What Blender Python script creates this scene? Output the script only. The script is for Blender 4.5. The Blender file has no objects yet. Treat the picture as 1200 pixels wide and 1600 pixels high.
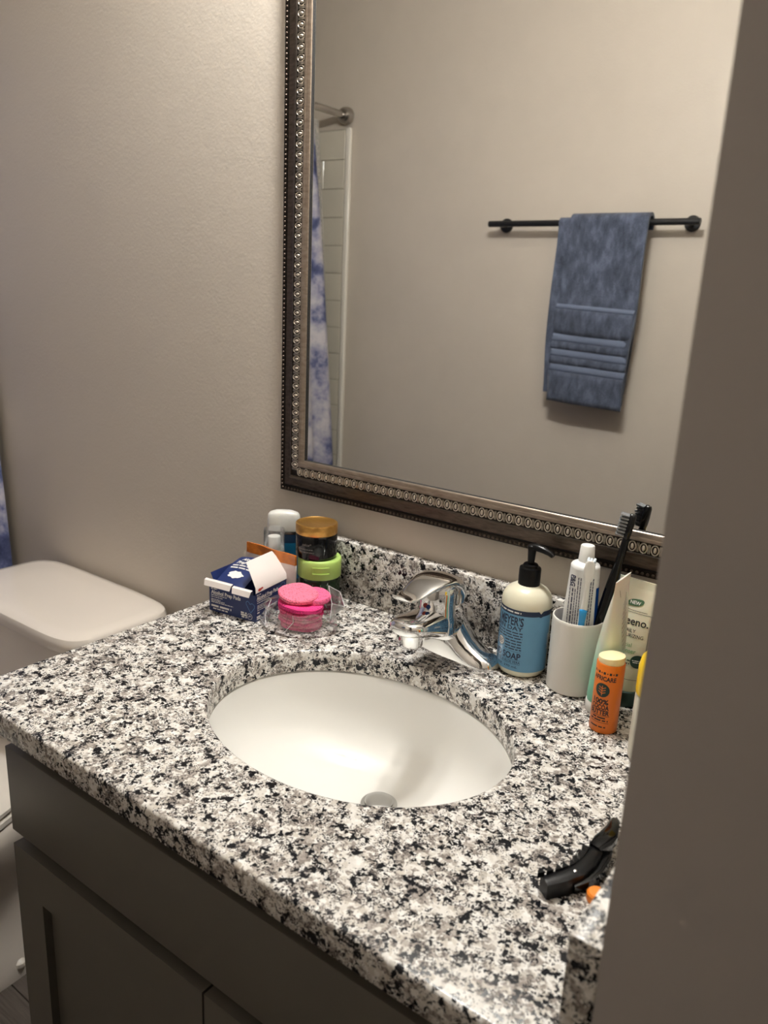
import bpy, bmesh, math, random
from mathutils import Vector, Matrix
random.seed(7)
PI = math.pi
S = bpy.context.scene
COL = S.collection
ZC = 0.86                      # height of the stone worktop above the floor

# ------------------------------------------------------------------ camera
cam_data = bpy.data.cameras.new('camera')
cam = bpy.data.objects.new('camera', cam_data)
COL.objects.link(cam)
cam_data.sensor_fit = 'HORIZONTAL'
cam_data.sensor_width = 36.0
cam_data.lens = 36.0 * 1227.3 / 1200.0
cam_data.clip_start = 0.02
yaw, pit, roll = 0.62207674, 0.27175937, 0.04679451
fwd = Vector((-math.sin(yaw) * math.cos(pit), math.cos(yaw) * math.cos(pit), -math.sin(pit)))
rgt = Vector((math.cos(yaw), math.sin(yaw), 0))
upv = rgt.cross(fwd)
r2 = math.cos(roll) * rgt + math.sin(roll) * upv
u2 = -math.sin(roll) * rgt + math.cos(roll) * upv
m = Matrix((r2, u2, -fwd)).transposed().to_4x4()
m.translation = Vector((0, 0, ZC + 0.48))
cam.matrix_world = m
cam_data.dof.use_dof = True
cam_data.dof.focus_distance = 1.0
cam_data.dof.aperture_fstop = 9.5
S.camera = cam

# ------------------------------------------------------------------ world, exposure
S.view_settings.view_transform = 'Standard'
S.view_settings.look = 'None'
S.view_settings.gamma = 1.0
S.view_settings.use_curve_mapping = False
S.view_settings.exposure = 0.1
S.cycles.use_denoising = True
S.cycles.max_bounces = 12
S.cycles.diffuse_bounces = 6
S.cycles.glossy_bounces = 6
S.cycles.transmission_bounces = 8
S.cycles.transparent_max_bounces = 16
S.cycles.caustics_reflective = False
S.cycles.caustics_refractive = False
world = bpy.data.worlds.new('world')
S.world = world
world.use_nodes = True
world.node_tree.nodes['Background'].inputs[0].default_value = (0.9, 0.85, 0.8, 1)
world.node_tree.nodes['Background'].inputs[1].default_value = 0.01
LAMP_STRENGTH = 390.0           # the two globes of the vanity light, built further down

# ------------------------------------------------------------------ materials
def lin(c):
    return tuple(((v / 255) / 12.92 if v / 255 <= 0.04045 else ((v / 255 + 0.055) / 1.055) ** 2.4) for v in c)

class NT:
    def __init__(self, name):
        self.m = bpy.data.materials.new(name)
        self.m.use_nodes = True
        self.t = self.m.node_tree
        self.b = self.t.nodes['Principled BSDF']
        self.out = self.t.nodes['Material Output']
        self.tc = self.t.nodes.new('ShaderNodeTexCoord')
    def n(self, kind, **kw):
        nd = self.t.nodes.new(kind)
        for k, v in kw.items():
            if k in nd.inputs:
                nd.inputs[k].default_value = v
            else:
                setattr(nd, k, v)
        return nd
    def l(self, a, b):
        self.t.links.new(a, b)
    def math(self, op, a, b=None, c=None):
        nd = self.t.nodes.new('ShaderNodeMath'); nd.operation = op
        for i, v in enumerate((a, b, c)):
            if v is None: continue
            if isinstance(v, (int, float)): nd.inputs[i].default_value = v
            else: self.l(v, nd.inputs[i])
        return nd.outputs[0]
    def ramp(self, fac, stops, interp='LINEAR'):
        nd = self.t.nodes.new('ShaderNodeValToRGB')
        nd.color_ramp.interpolation = interp
        els = nd.color_ramp.elements
        while len(els) < len(stops): els.new(0.5)
        for e, (p, c) in zip(els, stops):
            e.position = p; e.color = (c[0], c[1], c[2], 1)
        self.l(fac, nd.inputs[0])
        return nd.outputs[0]
    def mix(self, fac, a, b):
        nd = self.t.nodes.new('ShaderNodeMix'); nd.data_type = 'RGBA'
        for i, v in ((0, fac), (6, a), (7, b)):
            if isinstance(v, (int, float)): nd.inputs[i].default_value = v
            elif isinstance(v, tuple): nd.inputs[i].default_value = (v[0], v[1], v[2], 1)
            else: self.l(v, nd.inputs[i])
        return nd.outputs[2]
    def bump(self, h, strength, dist):
        nd = self.n('ShaderNodeBump')
        nd.inputs['Strength'].default_value = strength
        nd.inputs['Distance'].default_value = dist
        self.l(h, nd.inputs['Height'])
        self.l(nd.outputs[0], self.b.inputs['Normal'])
    def noise(self, scale, detail=2.0, rough=0.5, vec=None, dim='3D'):
        nd = self.n('ShaderNodeTexNoise')
        nd.inputs['Scale'].default_value = scale
        nd.inputs['Detail'].default_value = detail
        nd.inputs['Roughness'].default_value = rough
        self.l(vec or self.tc.outputs['Object'], nd.inputs['Vector'])
        return nd
    def voro(self, scale, vec=None, feature='F1'):
        nd = self.n('ShaderNodeTexVoronoi'); nd.feature = feature
        nd.inputs['Scale'].default_value = scale
        self.l(vec or self.tc.outputs['Object'], nd.inputs['Vector'])
        return nd

def plain(name, rgb, rough=0.5, metal=0.0, coat=0.0, var=0.06, vscale=30.0, sss=0.0, sheen=0.0, bump=None, spec=0.5):
    """a procedural material: one colour with a faint noise variation"""
    k = NT(name)
    c = lin(rgb)
    nz = k.noise(vscale, 3)
    lo = tuple(v * (1 - var) for v in c); hi = tuple(min(1, v * (1 + var)) for v in c)
    k.l(k.ramp(nz.outputs[0], [(0.3, lo), (0.7, hi)]), k.b.inputs['Base Color'])
    k.b.inputs['Roughness'].default_value = rough
    k.b.inputs['Metallic'].default_value = metal
    k.b.inputs['Coat Weight'].default_value = coat
    k.b.inputs['Coat Roughness'].default_value = 0.05
    k.b.inputs['Sheen Weight'].default_value = sheen
    k.b.inputs['Specular IOR Level'].default_value = spec
    if sss:
        k.b.inputs['Subsurface Weight'].default_value = sss
        k.b.inputs['Subsurface Radius'].default_value = (0.01, 0.008, 0.006)
        k.b.inputs['Subsurface Scale'].default_value = 0.5
    if bump:
        k.bump(k.noise(bump[0], 3).outputs[0], bump[1], bump[2])
    return k.m

def wall_paint(name, rgb):
    k = NT(name)
    c = lin(rgb)
    big = k.noise(1.7, 3)
    k.l(k.ramp(big.outputs[0], [(0.3, tuple(v * 0.965 for v in c)), (0.7, tuple(v * 1.03 for v in c))]), k.b.inputs['Base Color'])
    k.b.inputs['Roughness'].default_value = 0.42
    a = k.noise(170, 3, 0.55).outputs[0]
    b = k.noise(60, 2, 0.5).outputs[0]
    h = k.math('ADD', a, k.math('MULTIPLY', b, 0.7))
    k.bump(h, 0.28, 0.0015)
    return k.m

def granite(name):
    k = NT(name)
    obj = k.tc.outputs['Object']
    d = k.noise(190, 3, 0.6)
    off = k.n('ShaderNodeVectorMath'); off.operation = 'SUBTRACT'
    k.l(d.outputs['Color'], off.inputs[0]); off.inputs[1].default_value = (0.5, 0.5, 0.5)
    sc = k.n('ShaderNodeVectorMath'); sc.operation = 'SCALE'
    k.l(off.outputs[0], sc.inputs[0]); sc.inputs['Scale'].default_value = 0.0075
    ad = k.n('ShaderNodeVectorMath'); ad.operation = 'ADD'
    k.l(obj, ad.inputs[0]); k.l(sc.outputs[0], ad.inputs[1])
    v = ad.outputs[0]
    def cell(scale, ch):
        vn = k.voro(scale, v)
        sp = k.n('ShaderNodeSeparateColor'); k.l(vn.outputs['Color'], sp.inputs[0])
        return sp.outputs[ch]
    nb = k.noise(74, 2, 0.5, v).outputs[0]
    ng = k.noise(48, 2, 0.5).outputs['Color']
    spg = k.n('ShaderNodeSeparateColor'); k.l(ng, spg.inputs[0])
    # base of cream and white grains
    base = k.ramp(cell(210, 0), [(0.0, (0.56, 0.52, 0.46)), (0.35, (0.68, 0.655, 0.61)), (0.7, (0.76, 0.74, 0.70)), (1.0, (0.83, 0.82, 0.79))])
    # warm grey quartz patches
    gm = k.math('ADD', k.math('MULTIPLY', cell(230, 1), 0.34), spg.outputs[1])
    gmask = k.ramp(gm, [(0.71, (0, 0, 0)), (0.77, (1, 1, 1))])
    grey = k.ramp(cell(330, 2), [(0.0, (0.17, 0.15, 0.135)), (0.5, (0.33, 0.295, 0.265)), (1.0, (0.46, 0.42, 0.38))])
    col = k.mix(gmask, base, grey)
    # small dark specks
    sm = k.math('ADD', k.math('MULTIPLY', cell(520, 0), 0.6), nb)
    smask = k.ramp(k.math('SUBTRACT', sm, 0.3), [(0.735, (0, 0, 0)), (0.75, (1, 1, 1))])
    col = k.mix(smask, col, (0.035, 0.034, 0.038))
    s2 = k.math('ADD', k.math('MULTIPLY', cell(760, 1), 0.6), spg.outputs[0])
    s2m = k.ramp(k.math('SUBTRACT', s2, 0.5), [(0.50, (0, 0, 0)), (0.52, (1, 1, 1))])
    col = k.mix(s2m, col, (0.06, 0.055, 0.055))
    # black mica clusters
    bm_ = k.math('SUBTRACT', k.math('ADD', k.math('MULTIPLY', cell(255, 2), 0.40), nb), 0.3)
    bmask = k.ramp(bm_, [(0.54, (0, 0, 0)), (0.56, (1, 1, 1))])
    col = k.mix(bmask, col, (0.006, 0.007, 0.010))
    k.l(col, k.b.inputs['Base Color'])
    k.b.inputs['Roughness'].default_value = 0.22
    k.b.inputs['Specular IOR Level'].default_value = 0.28
    return k.m

def chrome(name, tint=(0.86, 0.86, 0.86), rough=0.05):
    k = NT(name)
    nz = k.noise(40, 2)
    k.l(k.ramp(nz.outputs[0], [(0.3, tuple(v * 0.97 for v in tint)), (0.7, tint)]), k.b.inputs['Base Color'])
    k.b.inputs['Metallic'].default_value = 1.0
    k.b.inputs['Roughness'].default_value = rough
    return k.m

def thin_plastic(name, tint=(1, 1, 1), gloss=0.10, rough=0.08, veil=0.05):
    k = NT(name)
    k.t.nodes.remove(k.b)
    tr = k.n('ShaderNodeBsdfTransparent'); tr.inputs[0].default_value = (*tint, 1)
    gl = k.n('ShaderNodeBsdfGlossy'); gl.inputs['Roughness'].default_value = rough
    df = k.n('ShaderNodeBsdfDiffuse'); df.inputs[0].default_value = (0.85, 0.85, 0.87, 1)
    m1 = k.n('ShaderNodeMixShader')
    nz = k.noise(90, 3)
    k.l(k.math('MULTIPLY', nz.outputs[0], veil * 2), m1.inputs[0])
    k.l(tr.outputs[0], m1.inputs[1]); k.l(df.outputs[0], m1.inputs[2])
    fr = k.n('ShaderNodeFresnel'); fr.inputs[0].default_value = 1.45
    f2 = k.math('MINIMUM', k.math('ADD', k.math('MULTIPLY', fr.outputs[0], 0.7), gloss * 0.4), 0.6)
    m2 = k.n('ShaderNodeMixShader')
    k.l(f2, m2.inputs[0]); k.l(m1.outputs[0], m2.inputs[1]); k.l(gl.outputs[0], m2.inputs[2])
    k.l(m2.outputs[0], k.out.inputs[0])
    return k.m

def wood_floor(name):
    k = NT(name)
    mp = k.n('ShaderNodeMapping'); mp.inputs['Scale'].default_value = (2.0, 40, 1)
    k.l(k.tc.outputs['Object'], mp.inputs[0])
    a = k.noise(3.0, 6, 0.6, mp.outputs[0])
    info = k.n('ShaderNodeObjectInfo')
    v = k.math('ADD', a.outputs[0], k.math('MULTIPLY', info.outputs['Random'], 0.18))
    k.l(k.ramp(v, [(0.35, lin((52, 46, 42))), (0.6, lin((88, 80, 74))), (0.85, lin((112, 102, 94)))]), k.b.inputs['Base Color'])
    k.b.inputs['Roughness'].default_value = 0.5
    return k.m

def terry(name, rgb):
    k = NT(name)
    c = lin(rgb)
    mp = k.n('ShaderNodeMapping'); mp.inputs['Rotation'].default_value = (0, math.radians(28), 0); mp.inputs['Scale'].default_value = (1.9, 1, 0.75)
    k.l(k.tc.outputs['Object'], mp.inputs[0])
    n1 = k.noise(24, 4, 0.6, mp.outputs[0])
    n2 = k.noise(420, 2)
    v = k.math('ADD', k.math('MULTIPLY', n1.outputs[0], 0.75), k.math('MULTIPLY', n2.outputs[0], 0.25))
    k.l(k.ramp(v, [(0.36, tuple(x * 0.55 for x in c)), (0.52, c), (0.64, tuple(min(1, x * 1.5) for x in c))]), k.b.inputs['Base Color'])
    k.b.inputs['Roughness'].default_value = 0.95
    k.b.inputs['Sheen Weight'].default_value = 0.25
    k.b.inputs['Specular IOR Level'].default_value = 0.1
    k.bump(k.math('ADD', k.math('MULTIPLY', n1.outputs[0], 3.0), n2.outputs[0]), 0.6, 0.003)
    return k.m

def tie_dye(name):
    k = NT(name)
    n1 = k.noise(7.0, 5, 0.65)
    k.l(k.ramp(n1.outputs[0], [(0.34, lin((40, 48, 84))), (0.44, lin((86, 94, 132))), (0.51, lin((154, 154, 176))), (0.62, lin((196, 193, 198)))]), k.b.inputs['Base Color'])
    k.b.inputs['Roughness'].default_value = 0.8
    return k.m

def sponge_mat(name, rgb):
    k = NT(name)
    c = lin(rgb)
    v1 = k.voro(330)
    v2 = k.voro(150)
    p1 = k.ramp(v1.outputs['Distance'], [(0.16, tuple(x * 0.42 for x in c)), (0.36, c)])
    p2 = k.ramp(v2.outputs['Distance'], [(0.10, (0, 0, 0)), (0.17, (1, 1, 1))])
    k.l(k.mix(p2, tuple(x * 0.4 for x in c), p1), k.b.inputs['Base Color'])
    k.b.inputs['Roughness'].default_value = 0.9
    k.bump(v1.outputs['Distance'], 0.6, 0.001)
    return k.m

def pewter(name, lo, hi, rough=0.36, metal=0.85):
    k = NT(name)
    mp = k.n('ShaderNodeMapping'); mp.inputs['Scale'].default_value = (6, 30, 30)
    k.l(k.tc.outputs['Object'], mp.inputs[0])
    nz = k.noise(8, 4, 0.6, mp.outputs[0])
    k.l(k.ramp(nz.outputs[0], [(0.3, lo), (0.7, hi)]), k.b.inputs['Base Color'])
    k.b.inputs['Metallic'].default_value = metal
    k.b.inputs['Roughness'].default_value = rough
    return k.m

def zgrad(name, stops, rough=0.35, sss=0.2):
    """print colour that changes with height on a tube (object z in metres times 5)"""
    k = NT(name)
    sp = k.n('ShaderNodeSeparateXYZ'); k.l(k.tc.outputs['Object'], sp.inputs[0])
    k.l(k.ramp(k.math('MULTIPLY', sp.outputs[2], 5.0), stops), k.b.inputs['Base Color'])
    k.b.inputs['Roughness'].default_value = rough
    k.b.inputs['Subsurface Weight'].default_value = sss
    k.b.inputs['Subsurface Scale'].default_value = 0.01
    return k.m

def emitter(name, rgb, strength):
    k = NT(name)
    k.b.inputs['Base Color'].default_value = (1, 1, 1, 1)
    k.b.inputs['Emission Color'].default_value = (*rgb, 1)
    k.b.inputs['Emission Strength'].default_value = strength
    return k.m

M = {}
M['wall'] = wall_paint('greige_wall_paint', (197, 188, 176))
M['ceiling'] = plain('ceiling_paint', (214, 211, 205), 0.9, var=0.02)
M['jamb'] = plain('shaded_jamb_paint', (176, 170, 167), 0.5, var=0.03, vscale=4)  # darker than the wall: shade of the doorway end put into the colour
M['trim'] = plain('trim_paint', (214, 208, 199), 0.45, var=0.02)
M['floor'] = wood_floor('dark_wood_planks')
M['granite'] = granite('speckled_granite')
M['ceramic'] = plain('white_ceramic', (232, 231, 227), 0.03, var=0.01, vscale=6, coat=0.3)
M['toilet'] = plain('toilet_ceramic', (226, 218, 208), 0.10, var=0.01, vscale=6, coat=0.3)
M['seatplastic'] = plain('seat_plastic', (228, 222, 213), 0.25, var=0.01)
M['cabinet'] = plain('grey_cabinet_paint', (98, 94, 86), 0.42, var=0.025, vscale=9)
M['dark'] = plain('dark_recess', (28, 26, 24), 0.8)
M['chrome'] = chrome('polished_chrome')
M['nickel'] = chrome('brushed_nickel', (0.46, 0.43, 0.40), 0.25)
M['drain'] = chrome('satin_drain', (0.55, 0.55, 0.54), 0.28)
M['mirror'] = chrome('mirror_silver', (0.90, 0.905, 0.895), 0.0)
M['pewter'] = pewter('pewter_band', lin((72, 62, 54)), lin((104, 92, 82)), 0.42)
M['pewter_lip'] = pewter('pewter_lip', lin((140, 126, 114)), lin((170, 157, 143)), 0.30)
M['pewter_dark'] = pewter('pewter_dark', lin((40, 35, 31)), lin((60, 54, 48)), 0.45)
M['pewter_ornament'] = pewter('pewter_ornament', lin((196, 186, 172)), lin((226, 217, 204)), 0.28)
M['black_metal'] = plain('black_metal', (20, 21, 24), 0.35, var=0.05)
M['terry'] = terry('blue_terry', (82, 90, 108))
M['terry_band'] = plain('blue_woven_band', (104, 115, 138), 0.85, var=0.06, vscale=300)
M['curtain'] = tie_dye('tie_dye_cloth')
M['liner'] = thin_plastic('liner_vinyl', (0.93, 0.92, 0.89), 0.05, 0.3, 0.22)
M['tile'] = plain('glossy_tile', (203, 198, 184), 0.12, var=0.02, vscale=5)
M['grout'] = plain('grout', (166, 160, 146), 0.8)
M['tub'] = plain('tub_enamel', (225, 221, 212), 0.12, var=0.01)
M['globe'] = emitter('lit_globe', (1.0, 0.98, 0.94), LAMP_STRENGTH)
M['clear'] = thin_plastic('clear_plastic', (1, 1, 1), 0.12, 0.04, 0.03)
M['bag'] = thin_plastic('crinkled_film', (1, 1, 1), 0.24, 0.12, 0.11)
M['crease_glint'] = plain('seal_edge_glint', (226, 224, 228), 0.25, var=0.02)  # near-white, paints the highlights along the bag's folds and sealed edges
M['white_plastic'] = plain('white_plastic', (232, 231, 226), 0.35, var=0.015)
M['frosted_cap'] = plain('frosted_cap', (214, 214, 209), 0.28, var=0.06, vscale=60, sss=0.3)
M['cup'] = plain('matte_cup', (222, 219, 212), 0.38, var=0.012)
M['black_plastic'] = plain('black_plastic', (9, 9, 11), 0.3, var=0.05, spec=0.22)
M['gloss_black'] = plain('gloss_black', (7, 8, 10), 0.10, spec=0.35)
M['soap_body'] = plain('milky_bottle', (222, 218, 196), 0.28, var=0.015, sss=0.25)
M['soap_label'] = plain('blue_paper_label', (104, 158, 194), 0.4, var=0.03, vscale=60)
M['navy'] = plain('navy_ink', (24, 42, 72), 0.45)
M['white_ink'] = plain('white_ink', (236, 234, 230), 0.5)
M['grey_navy'] = plain('grey_navy_ink', (62, 64, 88), 0.5)
M['black_ink'] = plain('black_ink', (26, 26, 30), 0.5)
M['grey_ink'] = plain('grey_ink', (108, 104, 100), 0.5)
M['cream'] = plain('cream_balm', (247, 232, 186), 0.35, var=0.02, sss=0.3)
M['orange'] = plain('orange_tube', (224, 118, 28), 0.34, var=0.02)
M['orange_bright'] = plain('orange_disc', (244, 138, 40), 0.45)
M['green_ink'] = plain('dark_green_ink', (20, 52, 44), 0.45)
M['leaf_ink'] = plain('leaf_green_ink', (70, 104, 74), 0.45)
M['mid_green_ink'] = plain('mid_green_ink', (104, 146, 96), 0.45)
M['gold'] = pewter('satin_gold', lin((196, 146, 74)), lin((214, 166, 92)), 0.30, 0.8)
M['jar_black'] = plain('black_glass', (5, 6, 8), 0.07, spec=0.4)
M['lime'] = plain('lime_lid', (186, 220, 120), 0.35, var=0.02)
M['jar_green'] = plain('green_gel', (30, 48, 30), 0.08, var=0.25, vscale=60)
M['box_blue'] = plain('navy_carton', (28, 46, 100), 0.4, var=0.05)
M['box_blue_dark'] = plain('navy_carton_edge', (20, 30, 70), 0.45)
M['box_white'] = plain('white_carton', (236, 228, 224), 0.6, var=0.015)
M['blue_ink'] = plain('sky_ink', (96, 150, 210), 0.45)
M['red_ink'] = plain('red_ink', (190, 70, 60), 0.5)
M['foil_orange'] = plain('orange_foil', (186, 104, 30), 0.22, var=0.25, vscale=60, bump=(50, 0.5, 0.004))
M['foil_white'] = plain('pale_foil', (200, 186, 182), 0.35, var=0.05, bump=(40, 0.5, 0.004))
M['deo_blue'] = plain('deep_blue_plastic', (20, 40, 62), 0.2, coat=0.3)
M['deo_teal'] = plain('teal_label', (16, 92, 128), 0.3)
M['pink_light'] = sponge_mat('pale_pink_sponge', (242, 122, 150))
M['pink_mid'] = sponge_mat('pink_sponge', (236, 104, 148))
M['pink_hot'] = sponge_mat('hot_pink_sponge', (240, 62, 138))
M['mint_tube'] = zgrad('mint_fade', [(0.08, lin((120, 196, 168))), (0.30, lin((142, 204, 180))), (0.50, lin((214, 222, 202))), (0.7, lin((226, 222, 210)))])
M['aveeno_tube'] = zgrad('cream_tube', [(0.1, lin((206, 200, 172))), (0.8, lin((226, 220, 200)))])
M['yellow'] = plain('yellow_plastic', (246, 204, 24), 0.3, var=0.02)
M['pale_bottle'] = plain('pale_bottle', (206, 202, 186), 0.35, var=0.02)
M['paste_white'] = plain('paste_tube_white', (236, 236, 234), 0.3, var=0.015)
M['paste_blue'] = plain('paste_tube_blue', (24, 70, 150), 0.25)
M['brush_blue'] = plain('brush_blue', (44, 150, 214), 0.3)
M['bristle'] = plain('grey_bristle', (120, 122, 124), 0.7, var=0.3, vscale=900)
M['bristle_white'] = plain('pale_bristle', (214, 226, 232), 0.7, var=0.2, vscale=900)
M['steel'] = chrome('steel_pin', (0.8, 0.8, 0.8), 0.15)

# ------------------------------------------------------------------ geometry helpers: each returns (verts, faces)
def box(x0, x1, y0, y1, z0, z1, bevel=0.0, seg=2):
    bm = bmesh.new()
    bmesh.ops.create_cube(bm, size=1.0)
    for v in bm.verts:
        v.co = Vector((x0 + (v.co.x + .5) * (x1 - x0), y0 + (v.co.y + .5) * (y1 - y0), z0 + (v.co.z + .5) * (z1 - z0)))
    if bevel:
        bmesh.ops.bevel(bm, geom=bm.edges[:], offset=bevel, segments=seg, affect='EDGES', profile=0.5)
    return from_bm(bm)

def from_bm(bm):
    bm.verts.index_update()
    vs = [tuple(v.co) for v in bm.verts]
    fs = [[v.index for v in f.verts] for f in bm.faces]
    bm.free()
    return vs, fs

def lathe(prof, n=40, cx=0, cy=0, a0=0.0):
    vs, fs, rows = [], [], []
    for r, z in prof:
        if r < 1e-6:
            rows.append([len(vs)]); vs.append((cx, cy, z))
        else:
            rows.append(list(range(len(vs), len(vs) + n)))
            vs += [(cx + r * math.cos(a0 + 2 * PI * i / n), cy + r * math.sin(a0 + 2 * PI * i / n), z) for i in range(n)]
    for a, b in zip(rows, rows[1:]):
        for i in range(n):
            j = (i + 1) % n
            if len(a) == 1 and len(b) == 1: continue
            if len(a) == 1: fs.append([a[0], b[j], b[i]])
            elif len(b) == 1: fs.append([a[i], a[j], b[0]])
            else: fs.append([a[i], a[j], b[j], b[i]])
    return vs, fs

def loft(rings, cap0=True, cap1=True, closed=True):
    n = len(rings[0]); vs = []; fs = []
    for r in rings: vs += [tuple(p) for p in r]
    for k in range(len(rings) - 1):
        for i in range(n if closed else n - 1):
            j = (i + 1) % n
            fs.append([k * n + i, k * n + j, (k + 1) * n + j, (k + 1) * n + i])
    if cap0: fs.append(list(range(n))[::-1])
    if cap1: fs.append([(len(rings) - 1) * n + i for i in range(n)])
    return vs, fs

def sup(a, b, n=24, e=2.0):
    """super-ellipse outline"""
    out = []
    for i in range(n):
        t = 2 * PI * i / n
        c, s = math.cos(t), math.sin(t)
        out.append((a * math.copysign(abs(c) ** (2 / e), c), b * math.copysign(abs(s) ** (2 / e), s)))
    return out

def sweep(pts, rads, n=12, flat=1.0, cap=True):
    """tube along pts with a radius (or list of radii)"""
    pts = [Vector(p) for p in pts]
    if isinstance(rads, (int, float)): rads = [rads] * len(pts)
    rings = []; prev = None
    for i, p in enumerate(pts):
        t = (pts[min(i + 1, len(pts) - 1)] - pts[max(i - 1, 0)]).normalized()
        if prev is None:
            ref = Vector((0, 0, 1)) if abs(t.z) < 0.9 else Vector((1, 0, 0))
            a = t.cross(ref).normalized()
        else:
            a = (prev - t * prev.dot(t)).normalized()
        b = t.cross(a)
        prev = a
        rings.append([p + a * (rads[i] * math.cos(2 * PI * k / n)) + b * (rads[i] * flat * math.sin(2 * PI * k / n)) for k in range(n)])
    return loft(rings, cap, cap)

def prism(outline, z0, z1):
    return loft([[(x, y, z0) for x, y in outline], [(x, y, z1) for x, y in outline]])

def join(*gs):
    vs, fs = [], []
    for v, f in gs:
        o = len(vs); vs += list(v); fs += [[i + o for i in q] for q in f]
    return vs, fs

def move(g, dx=0, dy=0, dz=0, rot=None):
    v, f = g
    if rot is not None:
        v = [tuple(rot @ Vector(p)) for p in v]
    return [(p[0] + dx, p[1] + dy, p[2] + dz) for p in v], f

def mesh(name, g, mat, smooth=True, angle=40):
    me = bpy.data.meshes.new(name)
    me.from_pydata([tuple(p) for p in g[0]], [], g[1])
    me.validate()
    bm = bmesh.new(); bm.from_mesh(me)
    bmesh.ops.recalc_face_normals(bm, faces=bm.faces[:])
    if smooth:
        lim = math.radians(angle)
        for f in bm.faces: f.smooth = True
        for e in bm.edges:
            if len(e.link_faces) != 2 or e.calc_face_angle(0) > lim: e.smooth = False
    bm.to_mesh(me); bm.free()
    me.materials.append(mat)
    return me

def obj(name, g, mat, parent=None, smooth=True, angle=40, loc=None, rotz=0):
    o = bpy.data.objects.new(name, mesh(name, g, mat, smooth, angle) if not isinstance(g, bpy.types.Mesh) else g)
    COL.objects.link(o)
    if parent: o.parent = parent
    if loc: o.location = loc
    if rotz: o.rotation_euler = (0, 0, rotz)
    return o

def thing(name, label, cat, loc=(0, 0, 0), rotz=0, group=None):
    o = bpy.data.objects.new(name, None); COL.objects.link(o)
    o.empty_display_size = 0.05
    o.location = loc; o.rotation_euler = (0, 0, rotz)
    return tag(o, label, cat, group)

def tag(o, label, cat, group=None):
    o['label'] = label; o['category'] = cat
    if group: o['group'] = group
    return o

def struct(name, g, mat, parent=None, smooth=False):
    o = obj(name, g, mat, parent, smooth)
    if parent is None: o['kind'] = 'structure'
    return o

def C(x, y, z=0.0):
    return (x, y, ZC + z)

# flat print: letters, rules and marks laid out in (u, v) metres, then mapped onto a surface
class Print:
    def __init__(self): self.v = []; self.f = []
    def add(self, v, f):
        o = len(self.v); self.v += v; self.f += [[i + o for i in q] for q in f]
    def text(self, s, u, v, h, bold=0.0, align='CENTER', width=None, space=1.0, shear=0.0, vert=False):
        cu = bpy.data.curves.new('t', 'FONT')
        cu.body = s; cu.size = 1.0; cu.offset = bold; cu.space_character = space; cu.shear = shear
        cu.resolution_u = 3
        o = bpy.data.objects.new('t', cu); COL.objects.link(o)
        dg = bpy.context.evaluated_depsgraph_get()
        me = bpy.data.meshes.new_from_object(o.evaluated_get(dg))
        vs = [(p.co.x, p.co.y) for p in me.vertices]; fs = [list(p.vertices) for p in me.polygons]
        bpy.data.objects.remove(o); bpy.data.curves.remove(cu); bpy.data.meshes.remove(me)
        if not vs: return
        k = h / 0.69
        x0 = min(p[0] for p in vs); x1 = max(p[0] for p in vs)
        kx = k if width is None else width / (x1 - x0)
        ax = {'CENTER': (x0 + x1) / 2, 'LEFT': x0, 'RIGHT': x1}[align]
        q = [((p[0] - ax) * kx, p[1] * k - h / 2) for p in vs]
        if vert: q = [(b, -a) for a, b in q]
        self.add([(u + a, v + b) for a, b in q], fs)
    def rect(self, u0, v0, u1, v1, step=0.002):
        n = max(1, int(abs(u1 - u0) / step))
        vs = []; fs = []
        for i in range(n + 1):
            a = u0 + (u1 - u0) * i / n
            vs += [(a, v0), (a, v1)]
        for i in range(n): fs.append([2 * i, 2 * i + 2, 2 * i + 3, 2 * i + 1])
        self.add(vs, fs)
    def disc(self, u, v, r, n=28, ry=None):
        ry = ry or r
        rows = 6; vs = [(u, v)]; fs = []
        for k in range(1, rows + 1):
            for i in range(n): vs.append((u + r * k / rows * math.cos(2 * PI * i / n), v + ry * k / rows * math.sin(2 * PI * i / n)))
        for i in range(n): fs.append([0, 1 + i, 1 + (i + 1) % n])
        for k in range(rows - 1):
            for i in range(n):
                a = 1 + k * n; b = a + n; j = (i + 1) % n
                fs.append([a + i, b + i, b + j, a + j])
        self.add(vs, fs)
    def line(self, pts, w):
        for (a, b), (c, d) in zip(pts, pts[1:]):
            L = math.hypot(c - a, d - b) or 1e-9
            n = (-(d - b) / L * w / 2, (c - a) / L * w / 2)
            k = max(1, int(L / 0.003)); vs = []; fs = []
            for i in range(k + 1):
                x = a + (c - a) * i / k; y = b + (d - b) * i / k
                vs += [(x + n[0], y + n[1]), (x - n[0], y - n[1])]
            for i in range(k): fs.append([2 * i, 2 * i + 1, 2 * i + 3, 2 * i + 2])
            self.add(vs, fs)
    def ring(self, u, v, r, w, n=28):
        self.line([(u + r * math.cos(2 * PI * i / n), v + r * math.sin(2 * PI * i / n)) for i in range(n + 1)], w)
    def fine(self, u0, u1, v, h, vert=False, rnd=random):
        """a line of print too small to read: word-length dashes"""
        a = u0
        while a < u1:
            w = min(rnd.uniform(2, 6) * h, u1 - a)
            if vert: self.rect(v - h / 2, -a, v + h / 2, -(a + w)) if False else self.add([(v - h / 2, -a), (v + h / 2, -a), (v + h / 2, -a - w), (v - h / 2, -a - w)], [[0, 1, 2, 3]])
            else: self.rect(a, v - h / 2, a + w, v + h / 2)
            a += w + h * 0.8
    def build(self, name, mat, parent, fn):
        return obj(name, ([fn(a, b) for a, b in self.v], self.f), mat, parent, smooth=False)

def on_cyl(R, t0):
    return lambda u, v: (R * math.cos(t0 + u / R), R * math.sin(t0 + u / R), v)

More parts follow.
